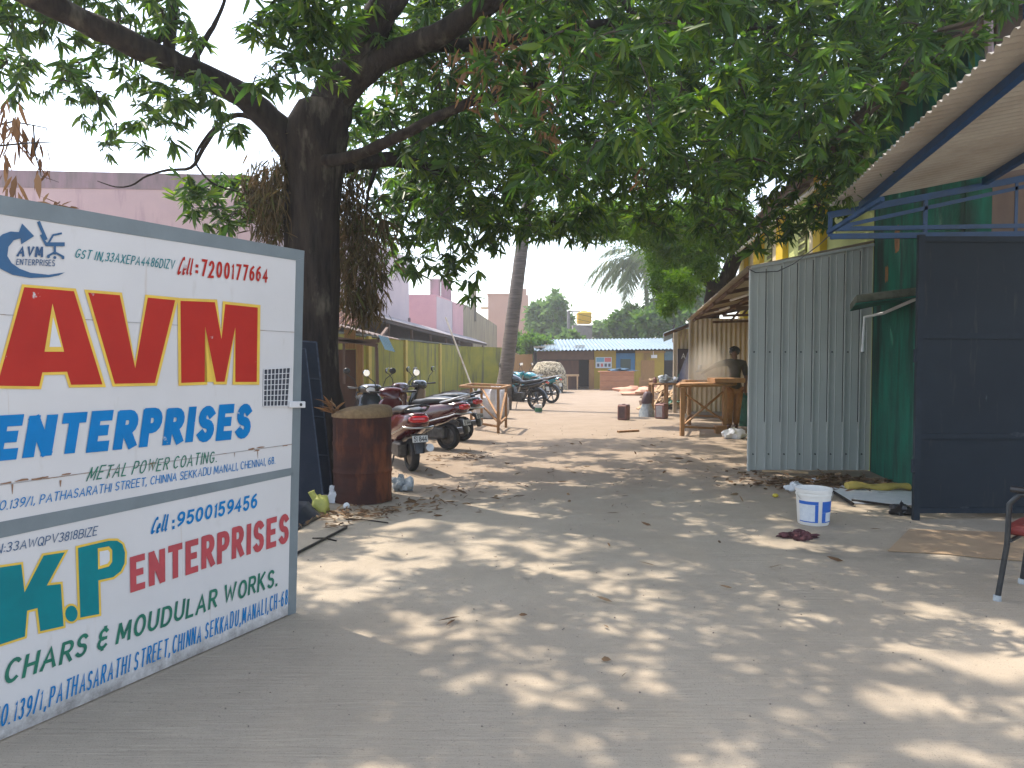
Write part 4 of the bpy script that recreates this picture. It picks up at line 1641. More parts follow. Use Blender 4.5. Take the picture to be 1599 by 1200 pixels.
def leaning(name, label, q, mat, n_rail, seed, tube=.03):
    """q: four corners bl, br, tr, tl"""
    t = T(name, label, "steel panel", q[0])
    n = (q[1] - q[0]).cross(q[3] - q[0]).normalized()
    b = MB()
    b.prism(q, n * .006)
    b.build("plate", mat, t)
    b = MB()
    for i in range(4):
        b.bar(q[i], q[(i + 1) % 4], tube, tube, up=n)
    for k in range(n_rail):
        u = (k + 1) / (n_rail + 1)
        b.bar(q[0].lerp(q[3], u) + n * .02, q[1].lerp(q[2], u) + n * .02, tube * .8, tube * .8, up=n)
    b.build("frame", m_navyl, t)


gq = lambda *a: at(*a)
leaning("steel_panel", "navy steel panel with a thin frame leaning against the mango trunk, nearest the painted gate",
        [at(440, 790, 7.35), at(506, 792, 7.45), at(477, 545, 7.95), at(440, 545, 7.9)], m_navy, 0, 1, .014)
leaning("steel_panel", "dark steel frame leaning behind the navy panel, next to the rusty drum",
        [at(478, 770, 7.75), at(519, 772, 7.85), at(494, 535, 8.12), at(470, 533, 8.05)], m_navy, 3, 2, .016)
b = MB()
q = [G(440, 842), G(500, 808), at(480, 785, 7.15), at(440, 783, 6.95)]
n = (q[1] - q[0]).cross(q[3] - q[0]).normalized()
b.prism(q, n * .012)
o = b.build("board", m_navy)
tag(o, "low dark board propped at the foot of the painted gate", "board")
o = MB()
o.bar(q[0] + Vector((0, 0, .012)), q[1] + Vector((0, 0, .012)), .02, .02)
o.bar(q[1] + Vector((0, 0, .012)), q[2], .02, .02)
ob_ = bpy.data.objects.get("board")
o.build("edge_strip", m_plas, ob_)
p = G(496, 806)
b = MB()
b.blob(p + Vector((.0, .1, .07)), (.085, .07, .1), 16, 9, .3, 8)
b.tube([p + Vector((-.03, .1, .12)), p + Vector((-.075, .1, .19)), p + Vector((-.085, .1, .215))], [.035, .03, .034], 10)
tag(b.build("plastic_jar", m_canp, smooth=60), "yellow green broken plastic jar lying between the dark board and the rusty drum", "jar")
b = MB()
b.tube([G(430, 884) + Vector((0, 0, .012)), G(541, 826) + Vector((0, 0, .012))], .011, 8)
tag(b.build("iron_rod", m_plas), "thin dark iron rod lying on the concrete beside the painted gate", "rod")
for (a, c, nm) in (((488, 842), (525, 846), "short dark twig crossing the iron rod on the concrete"), ((540, 812), (606, 818), "thin curved twig on the concrete in front of the rusty drum")):
    pa, pc = G(*a), G(*c)
    b = MB()
    m_ = pa.lerp(pc, .5) + Vector((0, .03, .01))
    b.tube([pa + Vector((0, 0, .007)), m_, pc + Vector((0, 0, .007))], .006, 6)
    tag(b.build("twig", m_bark), nm, "twig", "twigs on the concrete")

# ------------------------------------------------------------------ two wheelers


def wheel(t, y, r, wd, rim, spokes=0, name="wheel"):
    b = MB()
    k = wd / 2
    prof = [(r - .075, -k * .8), (r - .03, -k), (r - .008, -k * .7), (r, -k * .3), (r, k * .3), (r - .008, k * .7), (r - .03, k), (r - .075, k * .8), (r - .075, -k * .8)]
    b.lathe(prof, 28, (0, y, r), 'X', cap=False)
    w_ = b.build(name, m_rub, t, smooth=40, local=True)
    b = MB()
    if spokes:
        b.lathe([(r - .085, -k * .5), (r - .07, -k * .7), (r - .07, k * .7), (r - .085, k * .5), (r - .085, -k * .5)], 28, (0, y, r), 'X', cap=False)
        b.lathe([(0, -k), (.05, -k), (.06, 0), (.05, k), (0, k)], 14, (0, y, r), 'X', cap=False)
        for i in range(spokes):
            a = 2 * math.pi * i / spokes
            b.bar((0, y + .04 * math.cos(a), r + .04 * math.sin(a)), (0, y + (r - .075) * math.cos(a + .15), r + (r - .075) * math.sin(a + .15)), .025, .03, up=(1, 0, 0))
    else:
        b.lathe([(0, -k * .8), (r * .4, -k * .9), (r - .08, -k * .55), (r - .074, -k * .8), (r - .074, k * .8), (r - .08, k * .55), (r * .4, k * .9), (0, k * .8)], 28, (0, y, r), 'X', cap=False)
    b.build("rim", rim, w_, smooth=30, local=True)


def mirrors(t, y, z, dx=.36, dz=.22, xb=.2):
    for s in (-1, 1):
        b = MB()
        b.tube([(s * xb, y, z), (s * (xb + .05), y - .01, z + dz * .6), (s * dx, y - .02, z + dz)], .007, 6)
        b.blob((s * dx, y - .005, z + dz + .04), (.055, .022, .05), 14, 8, 0, 1, flat=False)
        q = b.build("mirror", m_plas, t, smooth=50, local=True)
        b = MB()
        b.lathe([(0, 0), (.045, 0), (.043, .004), (0, .004)], 16, (s * dx, y - .026, z + dz + .04), 'Y')
        b.build("mirror_glass", m_mirror, q, local=True)


def scooter(label, loc, rz, paint, trim, group="scooters parked by the green wall", plate=True):
    t = T("scooter", label, "scooter", loc, rz, group)
    X, Z = Vector((1, 0, 0)), Vector((0, 0, 1))

    def sec(y, z, rx, rz_, p=2.6, n=20, tilt=0):
        return ringe((0, y, z), (rx, 0, 0), (0, -rz_ * tilt, rz_), n, p)
    wheel(t, -.58, .215, .105, m_engine)
    wheel(t, .66, .215, .09, m_engine)
    b = MB()
    b.loft([sec(-.93, .70, .05, .05), sec(-.90, .69, .125, .085), sec(-.78, .66, .175, .125), sec(-.55, .61, .205, .165), sec(-.28, .55, .21, .20),
            sec(-.05, .50, .19, .19), sec(.06, .47, .15, .16), sec(.10, .46, .12, .14)])
    b.build("rear_body", paint, t, smooth=60, local=True)
    b = MB()
    b.loft([sec(-.80, .795, .06, .02), sec(-.74, .80, .13, .035), sec(-.5, .80, .15, .05), sec(-.25, .785, .15, .055), sec(-.12, .755, .14, .055), sec(.02, .745, .11, .05), sec(.10, .735, .06, .03)])
    b.build("seat", m_seat, t, smooth=60, local=True)
    b = MB()
    b.loft([sec(-.06, .30, .17, .05, 4), sec(.10, .28, .17, .04, 4), sec(.36, .28, .17, .04, 4), sec(.46, .34, .17, .04, 4)])
    b.build("footboard", m_plas, t, smooth=40, local=True)
    b = MB()
    b.loft([ringe((0, .44, .26), (.15, 0, 0), (0, .05, .0), 20, 3), ringe((0, .47, .45), (.19, 0, 0), (0, .07, 0), 20, 3), ringe((0, .45, .68), (.205, 0, 0), (0, .07, 0), 20, 3),
            ringe((0, .40, .84), (.17, 0, 0), (0, .06, 0), 20, 3), ringe((0, .38, .92), (.10, 0, 0), (0, .05, 0), 20, 3)])
    b.build("front_apron", paint, t, smooth=60, local=True)
    b = MB()
    b.loft([sec(.40, .36, .05, .03), sec(.46, .44, .085, .06, 2.4), sec(.60, .475, .09, .06, 2.4), sec(.76, .46, .088, .06, 2.4), sec(.86, .39, .075, .06, 2.4), sec(.91, .31, .045, .04, 2.4)])
    b.build("front_mudguard", paint, t, smooth=60, local=True)
    b = MB()
    b.loft([ringe((0, .31, .96), (.12, 0, 0), (0, .01, .06), 18, 2.6), ringe((0, .36, .98), (.19, 0, 0), (0, .01, .075), 18, 2.6), ringe((0, .44, .98), (.16, 0, 0), (0, .01, .075), 18, 2.6),
            ringe((0, .50, .97), (.10, 0, 0), (0, .01, .055), 18, 2.6)])
    b.build("handlebar_cowl", paint, t, smooth=60, local=True)
    b = MB()
    b.blob((0, .485, .975), (.085, .03, .055), 16, 8, 0, 1, flat=False)
    b.build("headlight", m_lens, t, smooth=70, local=True)
    b = MB()
    b.tube([(-.34, .28, 1.0), (-.2, .35, .99), (.2, .35, .99), (.34, .28, 1.0)], [.018, .012, .012, .018], 8)
    for s in (-1, 1):
        b.tube([(s * .32, .31, .985), (s * .22, .39, .985)], .006, 5)
    b.build("handlebar", m_plas, t, smooth=50, local=True)
    mirrors(t, .36, 1.0)
    b = MB()
    for s in (-1, 1):
        b.tube([(s * .135, -.52, .76), (s * .16, -.70, .80), (s * .13, -.90, .86), (s * .06, -.945, .875), (0, -.95, .88)], .016, 8)
    b.build("grab_rail", trim, t, smooth=60, local=True)
    b = MB()
    b.loft([ringe((0, -.885, .70), (.135, 0, 0), (0, 0, .05), 18, 3), ringe((0, -.93, .70), (.12, 0, 0), (0, 0, .045), 18, 3), ringe((0, -.95, .695), (.08, 0, 0), (0, 0, .03), 18, 3)])
    b.build("tail_lamp", m_tail, t, smooth=50, local=True)
    b = MB()
    b.tube([(-.20, -.86, .60), (-.12, -.955, .595), (.12, -.955, .595), (.20, -.86, .60)], .014, 8)
    b.tube([(-.22, -.5, .50), (-.215, -.75, .56), (-.20, -.86, .60)], .012, 8)
    b.tube([(.22, -.5, .50), (.215, -.75, .56), (.20, -.86, .60)], .012, 8)
    b.tube([(-.22, -.5, .50), (-.225, -.2, .42), (-.19, .02, .36)], .012, 8)
    b.tube([(.22, -.5, .50), (.225, -.2, .42), (.19, .02, .36)], .012, 8)
    b.build("bumper_guard", m_metal, t, smooth=60, local=True)
    b = MB()
    b.loft([ringe((0, -.80, .50), (.08, 0, 0), (0, .05, 0), 12, 3), ringe((0, -.90, .42), (.075, 0, 0), (0, .02, 0), 12, 3), ringe((0, -.93, .27), (.06, 0, 0), (0, .015, 0), 12, 3)])
    b.build("rear_mudflap", m_plas, t, smooth=50, local=True)
    if plate:
        b = MB()
        rot = Matrix.Rotation(R(-12), 3, 'X')
        b.box((0, -.945, .455), (.20, .008, .085), rot)
        pl = b.build("number_plate", m_plate, t, local=True)
        b = MB()
        for k, ch in enumerate("51844"):
            for s_ in FONT[ch][1]:
                Lf, Rt = widen(s_, .1)
                n = len(Lf)
                b.add([Vector((0, -.945, .455)) + rot @ Vector((-.080 + .034 * k + q.x * .045, -.0055 - .0002 * (k % 2), -.028 + q.y * .056)) for q in Lf + Rt],
                      [(i, i + 1, n + i + 1, n + i) for i in range(n - 1)])
        b.build("digits", m_ink, pl, local=True)
    b = MB()
    b.box((-.12, -.45, .28), (.13, .32, .2))
    b.box((-.09, -.22, .26), (.12, .25, .16))
    b.build("engine", m_engine, t, bevel=.03, local=True)
    b = MB()
    b.tube([(.10, -.15, .22), (.15, -.35, .24), (.16, -.5, .27), (.16, -.86, .33)], [.02, .035, .06, .052], 12)
    b.build("silencer", m_silv, t, smooth=50, local=True)
    b = MB()
    for s in (-1, 1):
        b.tube([(s * .06, .66, .215), (s * .06, .5, .5)], .016, 8)
    b.tube([(0, .5, .48), (0, .37, .95)], .03, 8)
    b.tube([(-.12, -.2, .2), (-.2, -.3, .02)], .012, 6)
    b.build("fork", m_engine, t, local=True)
    return t


def heading(a, b_):
    d = b_ - a
    return math.atan2(-d.x, d.y)


def park(fn, rear, front, base_rear, label, *args):
    """stand a two wheeler with its rear wheel on the ground point and pointing to another"""
    h = heading(rear, front)
    o = Vector((0, base_rear, 0))
    loc = rear - Matrix.Rotation(h, 3, 'Z') @ o
    loc.z = gz(rear.y)
    return fn(label, loc, h, *args)


ra = G(641, 738)
park(scooter, ra + Vector((0, .12, 0)), ra + Vector((-.52, 1.25, 0)), -.58, "red scooter with its number plate towards the drive, right behind the rusty drum", m_red, m_plas)
rb = G(699, 704)
park(scooter, rb + Vector((0, .1, 0)), rb + Vector((-1.05, .72, 0)), -.58, "maroon scooter with a silver grab rail parked slantwise beside the red scooter", m_maroon, m_silv)
rc = G(724, 694)
park(scooter, rc + Vector((-.05, .55, 0)), rc + Vector((-1.2, 1.25, 0)), -.58, "black scooter standing just behind the maroon one, mostly hidden", m_blackp, m_plas)
fc = Vector((-2.15, 11.6, 0))
park(scooter, fc + Vector((-.35, 1.3, 0)), fc, -.58, "black scooter facing the drive with its headlight above the rusty drum", m_blackp, m_plas)


def motorbike(label, loc, rz, paint, group="motorcycles parked near the palm"):
    t = T("motorcycle", label, "motorcycle", loc, rz, group)

    def sec(y, z, rx, rz_, p=2.4, n=16):
        return ringe((0, y, z), (rx, 0, 0), (0, 0, rz_), n, p)
    wheel(t, -.64, .305, .095, m_plas, 6)
    wheel(t, .66, .305, .085, m_plas, 6)
    b = MB()
    b.loft([sec(-.12, .80, .10, .05), sec(-.02, .84, .13, .10), sec(.15, .88, .15, .125), sec(.30, .90, .15, .12), sec(.42, .88, .09, .08)])
    b.build("fuel_tank", paint, t, smooth=60, local=True)
    b = MB()
    b.loft([sec(-.86, .865, .05, .02), sec(-.78, .86, .11, .04), sec(-.5, .82, .125, .05), sec(-.25, .78, .12, .05), sec(-.08, .79, .09, .05)])
    b.build("seat", m_seat, t, smooth=60, local=True)
    b = MB()
    b.loft([sec(-1.0, .84, .04, .03), sec(-.92, .81, .09, .055), sec(-.7, .74, .11, .08), sec(-.4, .67, .12, .10), sec(-.15, .62, .09, .08)])
    b.build("tail_panel", paint, t, smooth=60, local=True)
    b = MB()
    b.loft([ringe((0, -.98, .80), (.07, 0, 0), (0, 0, .03), 12, 3), ringe((0, -1.03, .795), (.055, 0, 0), (0, 0, .022), 12, 3)])
    b.build("tail_lamp", m_tail, t, smooth=50, local=True)
    b = MB()
    b.tube([(-.10, -.6, .85), (-.12, -.85, .90), (-.08, -.98, .93), (.08, -.98, .93), (.12, -.85, .90), (.10, -.6, .85)], .013, 8)
    b.build("grab_rail", m_metal, t, smooth=50, local=True)
    b = MB()
    b.box((0, -.02, .36), (.22, .34, .26))
    b.box((0, .14, .52), (.17, .16, .24), Matrix.Rotation(R(-18), 3, 'X'))
    for k in range(4):
        b.box((0, .12 + .018 * k, .44 + .05 * k), (.21, .18, .014), Matrix.Rotation(R(-18), 3, 'X'))
    b.build("engine", m_engine, t, bevel=.025, local=True)
    b = MB()
    b.tube([(.08, .20, .5), (.12, .30, .38), (.14, .1, .24), (.15, -.3, .27), (.16, -.9, .38)], [.018, .018, .02, .042, .045], 10)
    b.build("silencer", m_silv, t, smooth=50, local=True)
    b = MB()
    b.tube([(0, .44, .92), (0, .34, .55), (0, .26, .24), (0, -.2, .24), (0, -.3, .62), (0, .36, .78)], .022, 8)
    for s in (-1, 1):
        b.tube([(s * .10, -.64, .305), (s * .10, -.2, .34)], .018, 8)
        b.tube([(s * .11, -.60, .36), (s * .11, -.42, .68)], .026, 10)
    b.tube([(-.10, -.05, .22), (-.22, -.08, .02)], .012, 6)
    b.build("chassis", m_plas, t, local=True)
    b = MB()
    for s in (-1, 1):
        b.tube([(s * .085, .66, .305), (s * .085, .55, .60), (s * .085, .44, .92)], [.024, .024, .018], 10)
    b.build("fork", m_metal, t, smooth=50, local=True)
    for y, r_ in ((.66, .335), (-.64, .335)):
        b = MB()
        se = []
        for i in range(8):
            a = R(20 + 130 * i / 7) if y > 0 else R(40 + 130 * i / 7)
            se.append([Vector((x, y + (r_ + h) * math.cos(a), .305 + (r_ + h) * math.sin(a))) for x, h in ((-.055, -.02), (-.04, .012), (.04, .012), (.055, -.02), (.04, -.004), (-.04, -.004))])
        b.loft(se)
        b.build("mudguard", paint if y > 0 else m_plas, t, smooth=50, local=True)
    b = MB()
    b.loft([sec(.45, .93, .06, .06), sec(.50, .94, .10, .10), sec(.58, .93, .095, .10), sec(.60, .93, .07, .08)])
    b.build("headlamp_cowl", paint, t, smooth=60, local=True)
    b = MB()
    b.lathe([(0, 0), (.075, 0), (.06, .02), (0, .028)], 18, (0, .60, .93), 'Y')
    for v in b.v:
        v.y = 1.2 - v.y
    b.build("headlight", m_lens, t, smooth=60, local=True)
    b = MB()
    b.tube([(-.36, .30, 1.03), (-.22, .40, 1.04), (0, .42, .99), (.22, .40, 1.04), (.36, .30, 1.03)], [.018, .013, .012, .013, .018], 8)
    for s in (-1, 1):
        b.tube([(s * .34, .33, 1.02), (s * .22, .45, 1.02)], .006, 5)
    b.build("handlebar", m_plas, t, smooth=50, local=True)
    mirrors(t, .40, 1.04, .34, .2)
    b = MB()
    b.box((0, -1.0, .62), (.16, .008, .12), Matrix.Rotation(R(-15), 3, 'X'))
    b.build("number_plate", m_plate, t, local=True)
    for s in (-1, 1):
        b = MB()
        b.blob((s * .13, -.93, .76), (.03, .035, .02), 10, 6, 0, 1, flat=False)
        b.build("indicator", m_org, t, smooth=60, local=True)
    return t


r1 = G(838, 641)
park(motorbike, r1, r1 + Vector((-.95, .62, 0)), -.64, "black motorcycle parked nearest the palm trunk with a paint pot at its rear wheel", m_blackp)
r2 = G(861, 630)
park(motorbike, r2, r2 + Vector((-1.0, .75, 0)), -.64, "teal motorcycle parked between the black one and the covered vehicle", m_teal)
r3 = G(834, 629)
park(motorbike, r3, r3 + Vector((-.8, .95, 0)), -.64, "teal and black motorcycle at the wall, behind the black motorcycle", m_teal)

pt = T("paint_pot", "small white and green paint pot behind the black motorcycle's rear wheel", "paint pot", G(841, 645))
b = MB()
b.lathe([(0, 0), (.09, 0), (.10, .21), (.105, .22), (.09, .2), (0, .19)], 18, G(841, 645))
b.build("pot", m_wht, pt, smooth=40)
b = MB()
b.lathe([(.0985, .03), (.1035, .14)], 18, G(841, 645), cap=False)
b.build("label_band", m_greent, pt, smooth=40)

# ------------------------------------------------------------------ camouflage covered three wheeler
cv = T("covered_vehicle", "small three wheeled vehicle hidden under a camouflage cloth cover", "covered vehicle", G(858, 614))
c = G(858, 614)
c.y += .75
b = MB()
secs = []
for i in range(15):
    u = i / 14
    z = c.z + .16 + 1.16 * u
    k = 1 - .10 * u - .42 * max(0, u - .62) ** 1.6 * 3.2
    ring = []
    for j in range(44):
        th = 2 * math.pi * j / 44
        f = 1 + .03 * math.sin(9 * th + 1.3 * math.sin(5 * u)) * (1 - u) + .02 * math.sin(15 * th + 3 * u) * (1 - u * .5)
        ca_, sa_ = math.cos(th), math.sin(th)
        x = .80 * math.copysign(abs(ca_) ** .62, ca_) * k * f
        y = 1.05 * math.copysign(abs(sa_) ** .62, sa_) * k * f
        ring.append(Vector((c.x + x, c.y + y, z + (.04 * math.sin(4 * th + 1) if i == 0 else 0))))
    secs.append(ring)
secs.append([q.lerp(Vector((c.x, c.y, c.z + 1.36)), .55) + Vector((0, 0, .025)) for q in secs[-1]])
secs.append([Vector((c.x, c.y, c.z + 1.37)) + (q - Vector((c.x, c.y, c.z + 1.37))) * .05 for q in secs[-1]])
b.loft(secs)
b.build("cover", m_camo, cv, smooth=60)
for x, y in ((-.55, .6), (.55, .6), (.52, -.75)):
    b = MB()
    b.lathe([(0, -.06), (.20, -.06), (.235, -.04), (.235, .04), (.20, .06), (0, .06)], 20, (c.x + x, c.y + y, c.z + .235), 'X')
    b.build("wheel", m_rub, cv, smooth=40)

# ------------------------------------------------------------------ timber trestle on the left


def trestle(name, label, legs, top, zt, mat, braces, rails, wd=.055):
    """legs: ground points; top: corner points of the frame at height zt"""
    t = T(name, label, "work table", legs[0])
    for p in legs[:4]:
        b = MB()
        tp = p.copy()
        tp.z = zt - .0
        b.bar(p + Vector((0, 0, -.01)), tp, wd, wd * 1.2, up=(0, 1, 0))
        b.build("leg", mat, t, bevel=.004)
    b = MB()
    for i in range(4):
        b.bar(top[i], top[(i + 1) % 4], .07, .045)
    b.build("top_frame", mat, t, bevel=.004)
    for (a, c_) in braces:
        b = MB()
        b.bar(a, c_, .04, .025)
        b.build("brace", mat, t)
    for (a, c_) in rails:
        b = MB()
        b.bar(a, c_, .04, .04)
        b.build("rail", mat, t)
    return t


la, lb_, lc, ld = G(736, 670), G(778, 677), G(790, 668), G(752, 662)
zt = .87
up = lambda p, z: Vector((p.x, p.y, z))
tl_ = [at(719, 609, la.y), at(782, 610, lb_.y - .05), at(796, 606, lc.y), at(738, 605, ld.y + .1)]
for v in tl_:
    v.z = zt
t_ = trestle("timber_trestle", "rough timber trestle frame without a top standing by the palm trunk", [la, lb_, lc, ld], tl_, zt - .02, m_wood,
             [(up(la, .70), up(lb_, .22)), (up(ld, .80), up(lb_, .32)), (up(lb_, .1), up(lc, .75))], [(up(la, .13), up(lb_, .13)), (up(lb_, .16), up(lc, .2)), (up(la, .16), up(ld, .2))])
p = G(757, 655)
crumple("sack", p + Vector((-.05, .35, 0)), (.30, .24, .40), m_sackw, "left one of two white woven sacks behind the timber trestle", "sack", 21, "white sacks behind the timber trestle", .25)
p = G(774, 655)
crumple("sack", p + Vector((.02, .3, 0)), (.27, .24, .46), m_sackw, "right, fuller one of two white woven sacks behind the timber trestle", "sack", 27, "white sacks behind the timber trestle", .22)
b = MB()
p0, p1 = Vector((at(743, 617, 28.9).x, 28.9, gz(29))), Vector((WL(30.6) + .03, 30.6, 3.05))
b.tube([p0, p1], .035, 8)
tag(b.build("pole", m_tin), "long pale pole leaning against the lime green wall", "pole")
b = MB()
for k in range(3):
    p0 = Vector((WL(12.4 + k * .9) + .35, 13.0 + k * .5, .10 + .05 * k))
    b.bar(p0, p0 + Vector((1.35, 8.5, .1)), .10, .04)
o = b.build("timber_lengths", m_wood)
tag(o, "long weathered timber lengths lying along the foot of the lime green wall", "timber")

# ------------------------------------------------------------------ work table with the worker
wa, wb_, wc, wd_ = G(1065, 681), G(1131, 676), G(1140, 664), G(1076, 664)
wy = wa.y
zt = .93
tops = [at(1058, 609, wa.y), at(1140, 609, wb_.y), at(1153, 604, wb_.y + 1.0), at(1064, 603, wd_.y + .1)]
for v in tops:
    v.z = zt
wt = trestle("work_table", "orange timber work table with crossed braces in front of the grey clad shed", [wa, wb_, wc, wd_], tops, zt - .02, m_woodo,
             [(up(wa, .82), up(wb_, .22)), (up(wa, .18), up(wb_, .82)), (up(wb_, .1), up(wc, .7))], [(up(wa, .17), up(wb_, .07)), (up(wa, .2), up(wd_, .2)), (up(wb_, .2), up(wc, .2)), (up(wd_, .2), up(wc, .15))], .075)
b = MB()
b.prism([v.lerp((tops[0] + tops[2]) / 2, .06) + Vector((0, 0, .026)) for v in tops], (0, 0, .018))
b.build("table_top", m_woodo, wt)
b = MB()
ce = (tops[1] + tops[2]) / 2
b.box((ce.x - .28, ce.y - .38, zt + .046 + .045), (.60, .5, .088), .05)
wpb = b.build("work_piece", m_woodo, bevel=.006)
tag(wpb, "thick orange timber slab lying on the work table under the spray", "timber slab")
b = MB()
ce = (tops[0] + tops[3]) / 2
b.box((ce.x + .33, ce.y - .02, zt + .046 + .018), (.52, .3, .034), .03)
tag(b.build("plank", m_wood, bevel=.004), "thin plank lying on the left end of the work table", "plank")
p = G(1148, 686)
crumple("white_bag", p + Vector((0, .1, 0)), (.20, .15, .105), m_wht, "plump white plastic bag on the ground at the worker's feet", "bag", 6, None, .3, 26)
p = G(1126, 678)
b = MB()
b.box(p + Vector((.02, .12, .075)), (.22, .14, .15), .1)
tag(b.build("timber_block", m_woodo, bevel=.006), "short timber block on the ground under the work table's end", "block")
p = Vector((at(1164, 637, 16.3).x + .05, 16.3, gz(16.3)))
bn_ = T("bin", "green plastic bin in the shade behind the worker", "bin", p)
b = MB()
b.lathe([(0, 0), (.17, 0), (.21, .66), (.225, .67), (.225, .70), (.20, .70), (.18, .1), (0, .09)], 22, p)
b.build("tub", m_greent, bn_, smooth=40)
b = MB()
b.lathe([(.228, .62), (.235, .63), (.235, .655), (.228, .665)], 22, p, cap=False)
b.build("rim_band", m_green, bn_, smooth=40)

# ------------------------------------------------------------------ tins, heap of scrap, tarps
def can(label, p, rz, w_, h, front):
    t = T("paint_tin", label, "tin", p, rz, "square paint tins on the sand")
    b = MB()
    b.box((0, 0, h / 2), (w_, w_, h))
    b.build("body", m_tincan, t, bevel=.02, local=True)
    b = MB()
    b.box((-.01, -w_ / 2 - .002, h * .5), (w_ * .62, .003, h * .74))
    b.box((-.0, -w_ / 2 - .0045, h * .5), (w_ * .30, .002, h * .66))
    b.build("paper_label", front, t, local=True)
    b = MB()
    b.box((0, 0, h + .004), (w_ * .9, w_ * .9, .008))
    b.lathe([(.04, h + .004), (.04, h + .02), (.0, h + .02)], 14, (0, 0, 0))
    b.build("lid", m_tincan, t, local=True)


can("reddish square paint tin standing alone in the middle of the sand", G(974, 656), R(-28), .24, .36, m_candark)
can("square paint tin with a pale label at the foot of the scrap wood heap", G(1033, 654), R(-35), .25, .36, m_canlab)
p = G(1010, 651)
bo = T("wrapped_bundle", "upright bundle wrapped in white plastic below and dark cloth above, beside the scrap heap", "bundle", p)
b = MB()
b.lathe([(0, 0), (.19, 0), (.18, .12), (.13, .25), (.12, .34), (0, .34)], 16, p)
for v in b.v:
    v.x += rnd.uniform(-.018, .018)
    v.y += rnd.uniform(-.018, .018)
b.build("plastic_wrap", m_bag, bo, smooth=35)
b = MB()
b.lathe([(.122, .33), (.135, .36), (.13, .50), (.09, .60), (.05, .63), (0, .63)], 16, p)
for v in b.v:
    v.x += .02 * math.sin(11 * v.z + 2) + rnd.uniform(-.012, .012)
    v.y += rnd.uniform(-.015, .015)
b.build("cloth_wrap", m_candark, bo, smooth=40)

hc = G(1030, 640)
rnd = random.Random(12)
proto = None
look = ["pale", "long", "short", "cracked", "tilted", "thin", "broad", "yellowish", "greyish", "rough"]
for k in range(34):
    u = rnd.random()
    base = hc + Vector((rnd.uniform(-.42, .75), rnd.uniform(-.35, 1.3), 0))
    z = .05 + .62 * max(0, 1 - ((base.x - hc.x - .25) / .62) ** 2) * rnd.random() + .02
    ln = rnd.uniform(.35, .95)
    az = rnd.uniform(-.3, 1.5)
    el = rnd.uniform(.1, .9)
    if proto is None:
        b = MB()
        b.box((0, 0, 0), (1, .07, .022))
        o = b.build("scrap_plank", m_woodp)
        proto = o
    else:
        o = proto.copy()
        COL.objects.link(o)
    o.scale = (ln, rnd.uniform(.7, 1.7), rnd.uniform(.8, 1.5))
    o.rotation_euler = (rnd.uniform(-.5, .5), -el, az)
    o.location = (base.x, base.y, gz(base.y) + max(z, ln * .5 * math.sin(el) + .03))
    tag(o, "loose pale offcut in the heap of scrap wood beside the work table", "offcut", "offcuts in the scrap wood heap")
b = MB()
b.blob(hc + Vector((.22, .8, .18)), (.55, .6, .26), 18, 8, .4, 3)
o = b.build("scrap_rubble", M("scrap", (.22, .15, .1), (.09, .07, .06), 16, .95, .8, 30), smooth=40)
o["kind"] = "stuff"
b = MB()
gx = []
P = at(1040, 640, hc.y - .1)
Q = at(1066, 612, hc.y - .2)
b = MB()
n_, m2 = 9, 7
vs = []
for i in range(n_):
    for j in range(m2):
        u, v = i / (n_ - 1), j / (m2 - 1)
        vs.append(Vector((hc.x + .18 + .62 * u, hc.y - .42 + .55 * v + .05 * math.sin(5 * u), gz(19) + .10 + .48 * (u * .6 + v * .55) + .05 * math.sin(8 * u + 5 * v) + .03 * math.sin(13 * v))))
b.add(vs, [(i * m2 + j, i * m2 + j + 1, (i + 1) * m2 + j + 1, (i + 1) * m2 + j) for i in range(n_ - 1) for j in range(m2 - 1)])
o = b.build("green_sheet", m_greent, smooth=60)
sd = o.modifiers.new("thick", 'SOLIDIFY')
sd.thickness = .006
tag(o, "crumpled green tarpaulin over the scrap wood heap", "tarpaulin")

# bench behind the heap with rags and bottles
bp_ = Vector((at(1046, 598, 19.6).x, 19.6, gz(19.6)))
bt2 = T("work_bench", "old dark work bench carrying clutter in front of the second tin shed", "bench", bp_)
b = MB()
b.box(bp_ + Vector((.05, .2, .80)), (1.05, .6, .045))
b.build("bench_top", m_wood, bt2)
for sx in (-.45, .5):
    for sy in (-.05, .45):
        b = MB()
        b.box(bp_ + Vector((sx, sy, .39)), (.06, .06, .78))
        b.build("leg", m_wood, bt2)
for k, (dx, dz, m__, lb) in enumerate(((-.1, .10, m_bag, "crumpled grey bag on the old work bench, toward its left end"), (.18, .08, m_wht, "small white crumpled bag on the old work bench, next to the blue tarpaulin"))):
    crumple("rag_bag", bp_ + Vector((dx, .15, .823)), (.15, .13, dz), m__, lb, "bag", 40 + k, None, .6)
b = MB()
b.box(Vector((at(1029, 593, 21).x, 21.0, gz(21) + .88)), (.5, .4, .04))
tb3 = b.build("table_top", m_woodp)
tag(tb3, "small pale topped table at the left end of the old work bench", "table")
b = MB()
for sx in (-.2, .2):
    for sy in (-.15, .15):
        b.box(Vector((at(1029, 593, 21).x + sx, 21.0 + sy, gz(21) + .43)), (.05, .05, .855))
b.build("legs", m_wood, tb3)
